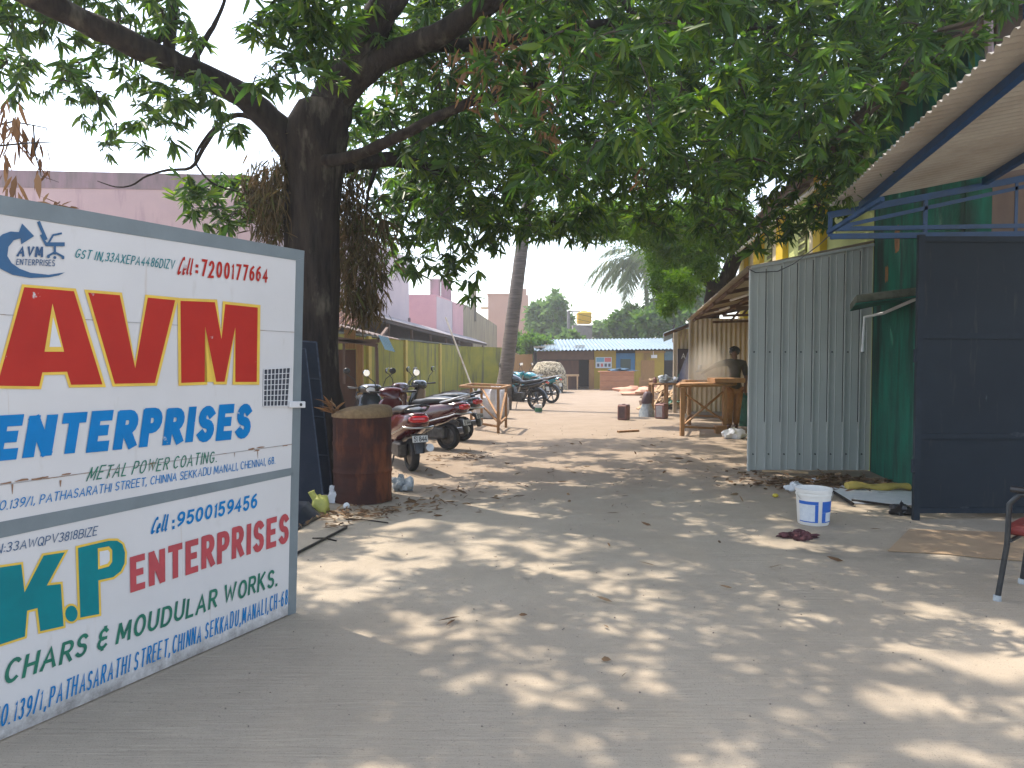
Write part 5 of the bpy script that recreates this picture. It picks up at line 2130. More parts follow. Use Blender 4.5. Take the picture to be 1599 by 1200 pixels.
for k, (dx, dy, w_, h_, m__, lb) in enumerate(((-.36, .12, .10, .16, m_tincan, "small rusty can on the left end of the old work bench"), (.40, .1, .14, .10, m_plank, "small reddish box on the right end of the old work bench"), (.30, .32, .07, .24, m_greent, "slim green bottle standing on the old work bench"))):
    b = MB()
    b.lathe([(0, 0), (w_ / 2, 0), (w_ / 2, h_ * .7), (w_ * .3, h_ * .85), (w_ * .25, h_), (0, h_)], 12, bp_ + Vector((dx, dy, .823))) if k != 1 else b.box(bp_ + Vector((dx, dy, .823 + h_ / 2)), (w_ * 1.6, w_, h_), .3)
    tag(b.build(("can", "box", "bottle")[k], m__, smooth=30), lb, ("can", "box", "bottle")[k])
# navy tarp hanging
b = MB()
c0, c1, c2 = at(1075, 548, 18.6), at(1077, 598, 18.3), at(1056, 598, 18.9)
n_ = 10
vs = []
for i in range(n_):
    u = i / (n_ - 1)
    for j in range(n_):
        v = j / (n_ - 1)
        p = c0.lerp(c1, u).lerp(c0.lerp(c2, u ** 1.4), v)
        vs.append(p + Vector((0, .05 * math.sin(9 * v) * u, 0)))
b.add(vs, [(i * n_ + j, i * n_ + j + 1, (i + 1) * n_ + j + 1, (i + 1) * n_ + j) for i in range(n_ - 1) for j in range(n_ - 1)])
o = b.build("hanging_tarp", m_navyt, smooth=60)
o.modifiers.new("thick", 'SOLIDIFY').thickness = .006
tag(o, "dark blue tarpaulin hanging from the corner of the work bay wall", "tarpaulin")

b = MB()
pc = G(1003, 618)
b.blob(pc + Vector((-.1, .5, .12)), (.72, .55, .17), 24, 9, .5, 15)
b.blob(pc + Vector((.42, .2, .10)), (.34, .4, .22), 18, 8, .5, 18)
tag(b.build("orange_tarp", m_org, smooth=40), "crumpled pale orange tarpaulin heaped on the sand before the blue roofed shed", "tarpaulin")

# plank counter in front of the shed window
b = MB()
yk = 35.6
k0, k1 = at(937, 608, yk), at(990, 581.5, yk)
ct = T("plank_counter", "waist high counter of reddish boards in front of the blue window", "counter", (k0.x, yk, gz(yk)))
b.span((k0.x, yk, gz(yk)), (k1.x, yk + .05, k1.z))
b.build("front_boards", m_plank, ct)
b = MB()
b.span((k0.x - .03, yk - .05, k1.z + .003), (k1.x + .03, yk + .7, k1.z + .04))
b.build("counter_top", m_plank, ct)
b = MB()
for u in (.0, .33, .66):
    z = gz(yk) + .02 + (k1.z - gz(yk)) * (u + .16)
    b.span((k0.x + .005, yk - .012, z - .004), (k1.x - .005, yk - .003, z + .004))
b.build("board_gap", m_seam, ct)
b = MB()
b.blob((k0.x + 1.0, yk + .3, k1.z + .09), (.5, .2, .08), 16, 7, .5, 4)
tag(b.build("blue_bags", m_bluet, smooth=40), "crumpled blue plastic lying on the reddish plank counter", "plastic")
b = MB()
s0, s1 = at(884, 588, 36.4), at(904, 586, 36.4)
b.span((s0.x, 36.3, s0.z), (s1.x, 36.7, s0.z + .09))
b.span((s0.x + .04, 36.45, gz(36)), (s0.x + .1, 36.51, s0.z - .002))
b.span((s1.x - .1, 36.45, gz(36)), (s1.x - .04, 36.51, s0.z - .002))
tag(b.build("trestle_bench", m_woodp), "narrow pale bench in front of the brown door", "bench")
rl = T("rail_frame", "low weathered rail frame to the right of the plank counter", "rail frame", at(1010, 605, 34))
b = MB()
q0, q1 = G(999, 610), G(1030, 610)
b.bar(q0 + Vector((0, 0, .42)), q1 + Vector((0, 0, .55)), .05, .06)
b.bar(q0 + Vector((0, 0, .2)), q1 + Vector((0, 0, .2)), .05, .06)
b.build("rail", m_wood, rl)
for q in (q0, q1):
    b = MB()
    b.box(q + Vector((0, 0, .3)), (.07, .07, .62))
    b.build("post", m_wood, rl)
b = MB()
b.bar(G(965, 676) + Vector((0, 0, .02)), G(998, 675) + Vector((0, .1, .02)), .07, .035)
tag(b.build("loose_plank", m_wood), "loose plank lying flat on the sunlit sand between the two work tables", "plank")

# ------------------------------------------------------------------ tank, pole, wires beyond
tk = T("water_tank", "square yellow water tank on a grey block tower beyond the shed", "water tank", (at(912, 500, 52).x, 52, gz(52)))
b = MB()
t0, t1 = at(902, 508, 52), at(924, 487, 52)
b.span((t0.x, 52, t0.z + .1), (t1.x, 53, t1.z))
b.build("tank", m_tank, tk, bevel=.08)
b = MB()
for k in range(3):
    z = t0.z + .28 + k * .24
    b.span((t0.x - .02, 51.98, z), (t1.x + .02, 53.02, z + .05))
b.build("ribs", m_tank, tk)
b = MB()
b.span((at(895, 500, 52).x, 52.1, gz(52)), (at(925, 500, 52).x, 53.2, t0.z))
b.build("tower", m_block, tk)
b = MB()
b.lathe([(0, 0), (.22, 0), (.22, .06), (0, .08)], 16, ((t0.x + t1.x) / 2, 52.5, t1.z))
b.build("lid", m_tank, tk, smooth=40)
up_ = T("utility_pole", "grey utility pole with a short cross arm beside the yellow tank", "pole", (at(888, 500, 50).x, 50, gz(50)))
b = MB()
pz = at(888, 486, 50)
b.tube([(pz.x, 50, gz(50)), (pz.x, 50, pz.z)], [.14, .10], 8)
b.build("shaft", m_block, up_)
b = MB()
b.bar((pz.x - .1, 50, pz.z - .05), (pz.x + .75, 50, pz.z - .02), .07, .07)
b.build("cross_arm", m_block, up_)
for k, zz in enumerate((0, -.35, -.7)):
    b = MB()
    pts_ = [Vector((pz.x + .1, 50, pz.z + zz - .06)) + (Vector((at(1060, 500, 49).x, 49, pz.z + zz - .3)) - Vector((pz.x, 50, pz.z + zz))) * (i / 8) + Vector((0, 0, -.5 * math.sin(math.pi * i / 8))) for i in range(9)]
    b.tube(pts_, .012, 5)
    tag(b.build("power_line", m_plas), "thin power line sagging to the right from the grey utility pole", "power line", "power lines from the grey pole")
b = MB()
pts_ = [at(1312, 352, 7.3), at(1280, 382, 8.2), at(1240, 412, 9.3), at(1215, 424, 9.7), at(1180, 426, 9.75), at(1168, 420, 9.75)]
b.tube(pts_, .006, 6)
tag(b.build("cable", m_plas), "thin black cable slung from the blue awning truss to the grey clad shed", "cable")

# ------------------------------------------------------------------ bits on the right foreground
p = G(1280, 823)
p.y += .145
bk_ = T("bucket", "white paint bucket with a blue printed label standing on the concrete", "bucket", p)
b = MB()
b.lathe([(0, .0), (.128, 0), (.133, .008), (.148, .26), (.155, .262), (.155, .276), (.149, .278), (.150, .292), (.157, .294), (.158, .318), (.152, .32), (.148, .314), (.130, .02), (0, .015)], 40, p)
b.build("tub", m_bucket, bk_, smooth=35)


def band(b, p, a0, a1, z0, z1_, dr):
    n = 10
    vs = []
    for i in range(n + 1):
        a = R(a0 + (a1 - a0) * i / n)
        for z in (z0, z1_):
            r_ = .133 + (.148 - .133) * z / .26 + dr
            vs.append(p + Vector((r_ * math.sin(a), -r_ * math.cos(a), z)))
    b.add(vs, [(2 * i, 2 * i + 2, 2 * i + 3, 2 * i + 1) for i in range(n)])


b = MB()
band(b, p, -75, -6, .035, .215, .0012)
band(b, p, 8, 70, .035, .215, .0012)
lb1 = b.build("paper_label", m_canlab if False else M("label_white", (.60, .63, .66), (.5, .54, .6), 30, .5), bk_)
b = MB()
band(b, p, -76, -5, .19, .218, .0022)
band(b, p, -16, -5, .04, .189, .0022)
band(b, p, -76, -5, .030, .039, .0022)
band(b, p, 9, 72, .12, .218, .0022)
band(b, p, 9, 24, .04, .119, .0022)
band(b, p, 9, 72, .030, .039, .0022)
b.build("blue_print", m_bukb, lb1)
b = MB()
pts_ = [p + Vector((.162 * math.cos(R(a)), -.03 - .05 * math.sin(R(a)), .285 - .10 * math.sin(R(a)))) for a in range(0, 181, 15)]
b.tube(pts_, .0025, 6)
b.build("handle", m_metal, bk_)

b = MB()
p = G(1250, 842)
for k, (dx, dy, rx, ry, rz_) in enumerate(((-.10, .05, .09, .06, .03), (.0, .03, .10, .06, .045), (.08, .02, .08, .05, .035), (-.02, -.04, .07, .05, .05))):
    b.blob(p + Vector((dx * .85, dy, rz_ * .5)), (rx * .8, ry * .85, rz_ * .7), 16, 8, .6, 30 + k)
tag(b.build("rag", m_cloth, smooth=50), "crumpled maroon rag lying on the concrete in front of the bucket", "rag")
p = G(1244, 768)
crumple("plastic_bag", p + Vector((0, .05, 0)), (.10, .08, .05), m_wht, "small crumpled white plastic bag on the litter behind the bucket", "bag", 51)
p = G(1275, 755)
crumple("plastic_bag", p + Vector((0, .05, 0)), (.045, .04, .03), m_wht, "tiny white scrap of plastic on the dry leaf heap below the grey cladding", "bag", 52)
p = G(1211, 777)
b = MB()
b.blob(p + Vector((0, 0, .02)), (.032, .026, .022), 12, 8, .1, 5)
tag(b.build("lemon", M("lemon_yellow", (.55, .42, .03), (.45, .36, .03), 9, .5), smooth=60), "small yellow fruit lying on the sand left of the bucket", "fruit")


def slab(name, pts, h, mat, label, cat, z=0.0, bev=.0):
    b = MB()
    b.prism([Vector((q.x, q.y, q.z + z)) for q in pts], (0, 0, h))
    return tag(b.build(name, mat, bevel=bev), label, cat)


def lin(a, c):
    return [G(*a), G(*c)]


slab("cardboard", [G(1386, 862), G(1420, 828), G(1720, 838), G(1710, 884), G(1545, 874), G(1480, 867)], .006, m_card, "flattened brown cardboard sheet on the ground before the dark gate leaf", "cardboard", .004)
b = MB()
p0, p1 = G(1322, 766), G(1418, 768)
n = 14
secs = []
for i in range(n):
    u = i / (n - 1)
    q = p0.lerp(p1, u)
    q.z = .05 + .012 * math.sin(u * 9)
    r_ = .045 + .01 * math.sin(u * 13)
    secs.append(ringe(q, (0, r_ * 1.5, 0), (0, 0, r_ * .8), 12, 2.2))
b.loft(secs)
tag(b.build("foam_strip", m_yelt, smooth=50), "long yellow foam strip lying beside the foot of the dark gate leaf", "foam strip")
slab("white_sheet", [G(1290, 765), G(1330, 787), G(1424, 790), G(1424, 770), G(1316, 760)], .012, m_wht, "flat white board under the yellow foam strip", "board", .004)
p = G(1408, 806)
crumple("black_bag", p + Vector((.02, .05, 0)), (.09, .06, .06), m_plas, "black crumpled bag at the foot of the dark gate leaf", "bag", 61)
b = MB()
pl0 = G(1192, 736)
b.bar(G(1190, 738) + Vector((0, 0, .02)), G(1262, 741) + Vector((0, 0, .02)), .03, .025)
tag(b.build("loose_stick", m_woodp), "thin pale stick lying along the foot of the grey cladding", "stick")
b = MB()
b.bar(G(1330, 785) + Vector((0, 0, .025)), G(1420, 797) + Vector((0, 0, .025)), .02, .02)
b.bar(G(1300, 772) + Vector((0, 0, .03)), G(1332, 792) + Vector((0, 0, .03)), .025, .02)
tag(b.build("angle_iron", m_bark), "rusty angle iron lying below the white board by the dark gate leaf", "angle iron")

# chair cut by the frame: it faces the drive, its arms run back out of the picture
cp = G(1557, 938)
ch = T("office_chair", "dark steel framed chair with a red seat at the edge of the dark gate leaf", "chair", cp, R(42))
wdt = .52
for s in (0, 1):
    x = s * wdt
    b = MB()
    b.tube([Vector((x, 0, .0)), Vector((x + .02 - .04 * s, -.04, .35)), Vector((x + .01, -.05, .60)), Vector((x + .012, -.10, .665)), Vector((x + .01, -.18, .68)),
            Vector((x + .01, -.48, .68)), Vector((x + .01, -.54, .60)), Vector((x, -.60, .0))], .0165, 10)
    b.build("side_frame", m_chairf, ch, smooth=50, local=True)
    b = MB()
    b.loft([ringe((x + .01, -.06 - .42 * u, .695), (.034, 0, 0), (0, 0, .018), 12, 3) for u in (0, .05, .5, .95, 1)])
    b.build("armrest", m_plas, ch, smooth=50, local=True)
    for yy in (0, -.6):
        b = MB()
        b.lathe([(0, 0), (.024, 0), (.022, .03), (.017, .034), (0, .034)], 12, (x, yy, 0))
        b.build("foot", m_bag, ch, smooth=40, local=True)
for yy, z in ((-.06, .38), (-.54, .40)):
    b = MB()
    b.tube([Vector((.01, yy, z)), Vector((wdt, yy, z))], .012, 8)
    b.build("cross_bar", m_chairf, ch, local=True)
b = MB()
b.loft([ringe((wdt / 2 + .01, -.02 - .52 * u, .43 + .01 * math.sin(3 * u)), (.225 * k, 0, 0), (0, 0, .04 * k), 22, 4) for u, k in ((0, .75), (.04, .95), (.3, 1), (.8, 1), (1, .85))])
b.build("seat", m_chairs, ch, smooth=50, local=True)
b = MB()
b.loft([ringe((wdt / 2 + .01, -.56 - .05 * u, .62 + .38 * u), (.21 * k, 0, 0), (0, .03 * k, 0), 22, 4) for u, k in ((0, .8), (.08, 1), (.6, 1), (1, .8))])
b.build("backrest", m_chairs, ch, smooth=50, local=True)

# ------------------------------------------------------------------ the worker spraying at the table
def skin(name, nodes, edges, mat, parent, root=0, sub=2, smooth=True):
    me = bpy.data.meshes.new(name + "_rig")
    me.from_pydata([n[0] for n in nodes], edges, [])
    o = bpy.data.objects.new(name + "_rig", me)
    COL.objects.link(o)
    sm_ = o.modifiers.new("skin", 'SKIN')
    sm_.use_smooth_shade = True
    if sub:
        sb = o.modifiers.new("sub", 'SUBSURF')
        sb.levels = sb.render_levels = sub
    for i, n in enumerate(nodes):
        r = n[1] if isinstance(n[1], (tuple, list)) else (n[1], n[1])
        me.skin_vertices[0].data[i].radius = r
        me.skin_vertices[0].data[i].use_root = (i == root)
    dg = bpy.context.evaluated_depsgraph_get()
    dg.update()
    m2 = bpy.data.meshes.new_from_object(o.evaluated_get(dg))
    bpy.data.objects.remove(o)
    bpy.data.meshes.remove(me)
    m2.name = name
    m2.materials.clear()
    m2.materials.append(mat)
    q = bpy.data.objects.new(name, m2)
    COL.objects.link(q)
    q.parent = parent
    return q


PF = G(1146, 671)
worker = T("person", "worker in dark shirt and tan trousers spraying with outstretched arm at the work table", "person", PF)
# local: -x is where the worker reaches, +y away from the camera
N = [((.00, .00, .93), .105), ((.00, .0, 1.08), .105), ((.02, .0, 1.24), .125), ((.02, .01, 1.36), .10), ((.015, .0, 1.43), .052), ((-.01, -.01, 1.50), .052),
     ((-.015, -.012, 1.56), .078), ((-.012, -.01, 1.63), .070),
     # reaching arm
     ((-.15, .02, 1.37), .058), ((-.36, .00, 1.33), .044), ((-.56, -.04, 1.22), .034), ((-.62, -.05, 1.19), .03),
     # hanging arm
     ((.17, -.02, 1.35), .058), ((.23, -.02, 1.10), .043), ((.20, -.08, .88), .033), ((.19, -.10, .80), .03),
     # legs
     ((-.085, .0, .86), .095), ((-.09, -.02, .50), .062), ((-.10, .02, .10), .042), ((-.10, .0, .05), .04),
     ((.085, .02, .86), .095), ((.075, .02, .50), .062), ((.06, .06, .10), .042), ((.06, .05, .05), .04),
     ((-.15, -.06, .035), .032), ((.01, -.02, .035), .032)]
Ed = [(0, 1), (1, 2), (2, 3), (3, 4), (4, 5), (5, 6), (6, 7), (3, 8), (8, 9), (9, 10), (10, 11), (3, 12), (12, 13), (13, 14), (14, 15),
      (0, 16), (16, 17), (17, 18), (18, 19), (0, 20), (20, 21), (21, 22), (22, 23), (19, 24), (23, 25)]
# fingers of both hands
for base, d, u in ((11, Vector((-.9, -.1, -.35)), Vector((0, 1, 0))), (15, Vector((-.1, -.15, -1)), Vector((0, 1, 0)))):
    c = Vector(N[base][0])
    d.normalize()
    cur = d.cross(u).normalized()
    for k, ln in enumerate((.062, .072, .067, .052)):
        o_ = c + u * (-.024 + .016 * k)
        i0 = len(N)
        N.append((tuple(o_ + d * .035), .0095))
        N.append((tuple(o_ + d * (.035 + ln * .55) + cur * .010), .0085))
        N.append((tuple(o_ + d * (.035 + ln * .8) + cur * .035), .0075))
        Ed += [(base, i0), (i0, i0 + 1), (i0 + 1, i0 + 2)]
    i0 = len(N)
    N.append((tuple(c - u * .03 + d * .01 + cur * .015), .0105))
    N.append((tuple(c - u * .042 + d * .045 + cur * .03), .009))
    Ed += [(base, i0), (i0, i0 + 1)]
skin("body", N, Ed, m_skin, worker)
skin("shirt", [((0, 0, .80), (.155, .115)), ((0, 0, .95), (.15, .115)), ((.01, 0, 1.12), (.15, .115)), ((.02, 0, 1.27), (.165, .12)), ((.02, .01, 1.38), (.12, .095)), ((.016, 0, 1.43), (.07, .07)),
               ((-.15, .02, 1.375), .078), ((-.27, .01, 1.35), .066), ((-.42, -.01, 1.30), .056), ((.175, -.02, 1.35), .078), ((.215, -.02, 1.2), .068), ((.232, -.02, 1.08), .06)],
     [(0, 1), (1, 2), (2, 3), (3, 4), (4, 5), (4, 6), (6, 7), (7, 8), (4, 9), (9, 10), (10, 11)], m_shirt, worker, 1)
skin("trousers", [((0, 0, .88), (.135, .11)), ((-.088, .0, .80), .112), ((-.09, -.02, .50), .082), ((-.10, .015, .22), .070), ((-.10, .02, .10), .072),
                  ((.088, .02, .80), .112), ((.075, .02, .50), .082), ((.06, .05, .22), .070), ((.06, .06, .10), .072)],
     [(0, 1), (1, 2), (2, 3), (3, 4), (0, 5), (5, 6), (6, 7), (7, 8)], m_trou, worker)
b = MB()
b.blob(PF + Vector((.0, .012, 1.605)), (.098, .098, .088), 22, 12, .16, 3, flat=False)
for k in range(46):
    r_ = random.Random(k)
    a, e = r_.uniform(0, 6.28), r_.uniform(.05, 1.5)
    b.blob(PF + Vector((.0 + .092 * math.cos(a) * math.cos(e), .014 + .092 * math.sin(a) * math.cos(e), 1.605 + .084 * math.sin(e))), (.022, .022, .02), 7, 5, .3, k, flat=False)
b.build("hair", m_hair, worker, smooth=70)
b = MB()
for s in (-1, 1):
    b.blob(PF + Vector((-.084, -.012 + .03 * s, 1.562)), (.008, .011, .007), 8, 6, 0, 1, flat=False)
b.build("eyes", m_wht, worker, smooth=70)
b = MB()
b.tube([PF + Vector((-.080, -.012, 1.575)), PF + Vector((-.103, -.012, 1.54)), PF + Vector((-.088, -.012, 1.53))], [.008, .013, .01], 8)
b.build("nose", m_skin, worker, smooth=60)
b = MB()
b.blob(PF + Vector((-.078, -.012, 1.50)), (.010, .022, .007), 10, 6, 0, 1, flat=False)
b.build("mouth", M("lips", (.12, .045, .035), None, rough=.5), worker, smooth=60)
b = MB()
for s in (-1, 1):
    b.blob(PF + Vector((-.005, -.012 + .082 * s, 1.55)), (.016, .012, .028), 10, 7, 0, 1, flat=False)
b.build("ears", m_skin, worker, smooth=60)
b = MB()
for q in ((-.125, -.03), (.035, .015)):
    b.loft([ringe(PF + Vector((q[0] + .06 * (1 - 2 * u) * .6, q[1] + .07 * (1 - 2 * u), .02)), (.045 * k, 0, 0), (0, 0, .02), 12, 3) for u, k in ((0, .7), (.3, 1), (.8, 1), (1, .8))])
b.build("sandals", m_shoe, worker, smooth=50)
sg = T("spray_gun", "small pale spray gun held in the worker's outstretched hand", "spray gun", PF + Vector((-.68, -.06, 1.17)))
b = MB()
h = PF + Vector((-.66, -.06, 1.17))
b.tube([h + Vector((-.15, -.03, .02)), h + Vector((-.10, -.02, .03)), h + Vector((.02, 0, .05))], [.012, .022, .022], 10)
b.tube([h + Vector((.0, 0, .05)), h + Vector((.02, .01, -.07))], .016, 8)
b.build("gun_body", m_metal, sg, smooth=50)
b = MB()
b.lathe([(0, 0), (.04, 0), (.042, .09), (.02, .1), (0, .1)], 14, h + Vector((-.07, -.015, .055)))
b.build("paint_cup", m_silv, sg, smooth=50)

# spray drifting over the table
m_, nt, bs = newmat("spray_mist")
nt.nodes.remove(bs)
pv = nd(nt, "ShaderNodeVolumePrincipled")
pv.inputs["Color"].default_value = (.95, .86, .72, 1)
pv.inputs["Anisotropy"].default_value = .45
tc = nd(nt, "ShaderNodeTexCoord")
ln_ = nd(nt, "ShaderNodeVectorMath", operation='LENGTH')
nt.links.new(tc.outputs["Object"], ln_.inputs[0])
f = ramp(nt, ln_.outputs["Value"], 1.0, .1)
mm = nd(nt, "ShaderNodeMath", operation='POWER')
mm.inputs[1].default_value = 1.6
nt.links.new(f, mm.inputs[0])
m3 = nd(nt, "ShaderNodeMath", operation='MULTIPLY')
m3.inputs[1].default_value = 4.0
nt.links.new(mm.outputs[0], m3.inputs[0])
nt.links.new(m3.outputs[0], pv.inputs["Density"])
nt.links.new(pv.outputs[0], nt.nodes["Material Output"].inputs["Volume"])
for (px, py, Y, sx, sy, sz) in ((1108, 578, 15.3, .60, .50, .70),):
    b = MB()
    b.blob((0, 0, 0), (1, 1, 1), 20, 12, 0, 1, flat=False)
    o = b.build("spray_mist", m_)
    o.location = at(px, py, Y)
    o.scale = (sx, sy, sz)
    o["kind"] = "stuff"
    o["label"] = "pale cloud of spray drifting over the work table"

# ------------------------------------------------------------------ the mango tree over the drive
TB = Vector((-2.22, 8.75, 0))
mango = T("mango_tree", "big mango tree with a dark trunk by the painted gate, its crown over the drive", "tree", TB)
rg = np.random.default_rng(11)


def path(*q):
    """limb through spots given as (px, py, depth, radius)"""
    return [at(a, b_, c) for a, b_, c, r in q], [r for *_, r in q]


def smooth_path(P, rr_, k=4):
    out, ro = [], []
    n = len(P)
    for i in range(n - 1):
        p0, p1, p2, p3 = P[max(i - 1, 0)], P[i], P[i + 1], P[min(i + 2, n - 1)]
        for j in range(k):
            t = j / k
            out.append(.5 * ((2 * p1) + (p2 - p0) * t + (2 * p0 - 5 * p1 + 4 * p2 - p3) * t * t + (3 * p1 - p0 - 3 * p2 + p3) * t ** 3))
            ro.append(rr_[i] + (rr_[i + 1] - rr_[i]) * t)
    out.append(P[-1])
    ro.append(rr_[-1])
    return out, ro


def limb(b, *q, n=12, wob=.02, k=4):
    P, rr_ = path(*q)
    P, rr_ = smooth_path(P, rr_, k)
    for i in range(1, len(P)):
        P[i] = P[i] + Vector(rg.normal(size=3)) * wob * rr_[i] * 3
        rr_[i] *= 1 + rg.uniform(-.06, .06)
    b.tube(P, rr_, n)
    return P


b = MB()
P = [TB + Vector((0, 0, -.1)), TB + Vector((0, 0, .15)), TB + Vector((.0, 0, .6)), at(489, 600, 8.75), at(487, 480, 8.75), at(488, 380, 8.75), at(489, 290, 8.75), at(494, 215, 8.7), at(505, 165, 8.65)]
P, r_ = smooth_path(P, [.50, .44, .36, .31, .295, .30, .325, .36, .30], 6)
n = 26
secs = []
for i, (p, q) in enumerate(zip(P, r_)):
    secs.append([p + Vector((math.cos(2 * math.pi * j / n), math.sin(2 * math.pi * j / n), 0)) * q *
                 (1 + .045 * math.sin(5 * 2 * math.pi * j / n + .5 * i) + .03 * math.sin(9 * 2 * math.pi * j / n + .23 * i) + rg.uniform(-.015, .015)) for j in range(n)])
b.loft(secs)
limbs = []
limbs.append(limb(b, (478, 262, 8.7, .22), (432, 200, 8.55, .165), (380, 150, 8.35, .135), (300, 110, 8.0, .125), (220, 76, 7.7, .12), (130, 32, 7.4, .115), (40, -12, 7.1, .11), (-70, -60, 6.8, .10), (-220, -120, 6.4, .06)))
limbs.append(limb(b, (498, 205, 8.7, .28), (530, 140, 8.6, .24), (560, 85, 8.5, .20), (600, 15, 8.35, .17), (640, -60, 8.1, .15), (700, -180, 7.6, .12), (760, -330, 7.0, .08)))
limbs.append(limb(b, (530, 150, 8.6, .18), (590, 96, 8.4, .135), (640, 75, 8.25, .125), (690, 52, 8.0, .12), (745, 18, 7.8, .11), (810, -15, 7.6, .10), (930, -45, 7.3, .09), (1080, -60, 7.0, .08), (1260, -70, 6.8, .06)))
limbs.append(limb(b, (600, 92, 8.5, .09), (660, 72, 8.8, .085), (730, 70, 9.2, .08), (820, 60, 9.6, .075), (930, 40, 10, .07), (1060, 30, 10.2, .06), (1160, 45, 10.2, .05), (1290, 52, 10.2, .045)))
limbs.append(limb(b, (497, 254, 8.55, .075), (555, 243, 8.2, .062), (605, 222, 7.95, .058), (640, 205, 7.8, .054), (700, 174, 7.6, .05), (770, 148, 7.4, .042), (850, 130, 7.3, .03)))
limbs.append(limb(b, (520, 262, 9.0, .10), (585, 250, 9.3, .095), (630, 252, 9.5, .085), (680, 265, 9.7, .065), (720, 268, 9.8, .045), (758, 277, 9.9, .02)))
limbs.append(limb(b, (430, 200, 8.55, .035), (380, 180, 8.6, .032), (345, 192, 8.6, .027), (318, 232, 8.6, .024), (298, 262, 8.6, .02), (262, 266, 8.6, .016), (230, 275, 8.6, .012), (205, 290, 8.6, .010), (180, 292, 8.6, .008), (152, 283, 8.6, .004), n=8))
limb(b, (345, 192, 8.6, .022), (322, 215, 8.65, .018), (305, 250, 8.7, .014), (330, 285, 8.7, .012), (372, 300, 8.7, .008), n=7)
limb(b, (215, 76, 7.7, .05), (250, 60, 7.9, .04), (265, 30, 8.0, .035), (268, -20, 8.1, .03), n=8)
limb(b, (300, 100, 8.0, .04), (325, 55, 8.1, .03), (338, 32, 8.1, .022), (352, -5, 8.1, .016), (358, -60, 8.1, .008), n=8)
limb(b, (590, 255, 9.3, .03), (575, 300, 9.3, .02), (570, 360, 9.3, .012), n=7)
for k in range(9):   # side boughs that carry the crown
    L_ = limbs[k % 4]
    p = L_[int(len(L_) * (.45 + .06 * k))]
    q = p + Vector((rg.uniform(-1.2, 1.6), rg.uniform(-1.5, 1.0), rg.uniform(.3, 1.6)))
    P, r_ = smooth_path([p, p.lerp(q, .5) + Vector((0, 0, .15)), q], [.07, .05, .015], 4)
    b.tube(P, r_, 8)
trunk = b.build("trunk", m_bark, mango, smooth=70)


CP_, CD_, CL_ = [], [], []
TW = MB()


def rosettes(C, nl, L, hang=.62):
    """whorls of leaves round twig tips"""
    for c in C:
        Lc = L * rg.uniform(.6, 1.25)
        k = int(rg.integers(nl - 2, nl + 4))
        ax = rg.normal(size=3) * .5
        D = rg.normal(size=(k, 3))
        D[:, 2] = D[:, 2] * .45 - hang
        D += ax
        CP_.append(c + rg.normal(size=(k, 3)) * .012)
        CD_.append(D)
        CL_.append(Lc * rg.uniform(.65, 1.2, k))


def blobs(lst, Y0_, Y1_, dens, L, nl=10, sq=.8, hang=.62):
    for (px, py, r) in lst:
        Y = rg.uniform(Y0_, Y1_)
        c = np.array(at(px, py, Y))
        rad = r / F_PX * Y
        n_ = max(3, int(dens * (rad / .3) ** 2))
        o = rg.normal(size=(n_, 3))
        o = o / np.linalg.norm(o, axis=1, keepdims=True) * (rg.uniform(.15, 1, (n_, 1)) ** .5) * rad
        o[:, 2] *= sq
        rosettes(c + o, nl, L, hang)
        # twigs inside the clump, out to the leaf whorls
        for q in (c + o)[:: 3]:
            TW.tube([Vector(c) + Vector((0, 0, .05)), Vector((c + q) / 2) + Vector((0, 0, .04)), Vector(q)], [.010, .007, .003], 5, cap=False)


left = [(20, 55, 42), (50, 15, 50), (12, 108, 34), (110, 14, 48), (185, 40, 42), (250, 18, 45), (285, 50, 36), (70, 40, 36), (168, 66, 34), (20, -25, 50), (120, -30, 50), (220, -30, 55),
        (125, 105, 40), (150, 150, 32), (182, 200, 24), (132, 190, 18), (166, 230, 14), (112, 135, 24), (38, 118, 30), (30, 150, 18), (70, 140, 14),
        (240, 138, 42), (228, 180, 34), (285, 165, 36), (325, 140, 36), (345, 185, 26), (375, 205, 18), (265, 205, 22), (222, 228, 12),
        (275, 110, 28), (205, 110, 28)]
blobs(left, 7.2, 8.7, 16, .185, 11, 1.0, .95)
blobs([(420, 20, 48), (455, 58, 52), (485, 28, 55), (500, 95, 42), (432, 108, 36), (520, 40, 42), (460, 125, 24), (400, 130, 16), (405, 45, 30), (500, -20, 60), (420, -40, 50), (520, 125, 18)], 6.0, 6.9, 24, .185)
blobs([(300, 290, 30), (335, 330, 32), (378, 290, 32), (365, 340, 30), (395, 318, 28), (320, 300, 26), (285, 310, 14), (345, 275, 20), (300, 330, 18)], 8.5, 9.2, 20, .18)
blobs([(590, 182, 40), (560, 222, 36), (615, 222, 38), (640, 160, 32), (610, 108, 34), (655, 92, 28), (700, 108, 36), (650, 40, 38), (700, 10, 40), (560, 180, 22), (570, 260, 30), (690, 215, 40), (740, 230, 40), (740, 190, 40), (660, 250, 30)], 8.9, 10.2, 17, .19)
low = [(640, 318, 42), (690, 340, 44), (722, 385, 34), (625, 388, 32), (690, 402, 28), (742, 432, 17), (772, 312, 42), (730, 292, 42), (600, 360, 30), (660, 360, 34), (745, 350, 32), (615, 330, 30), (655, 415, 18), (712, 430, 14), (735, 462, 9),
       (820, 330, 38), (860, 350, 28), (835, 372, 20), (900, 330, 36), (780, 355, 26), (600, 405, 18), (590, 320, 28), (765, 385, 16), (690, 300, 34), (640, 290, 30)]
blobs(low, 9.2, 11.0, 19, .20, 10, .95, .95)
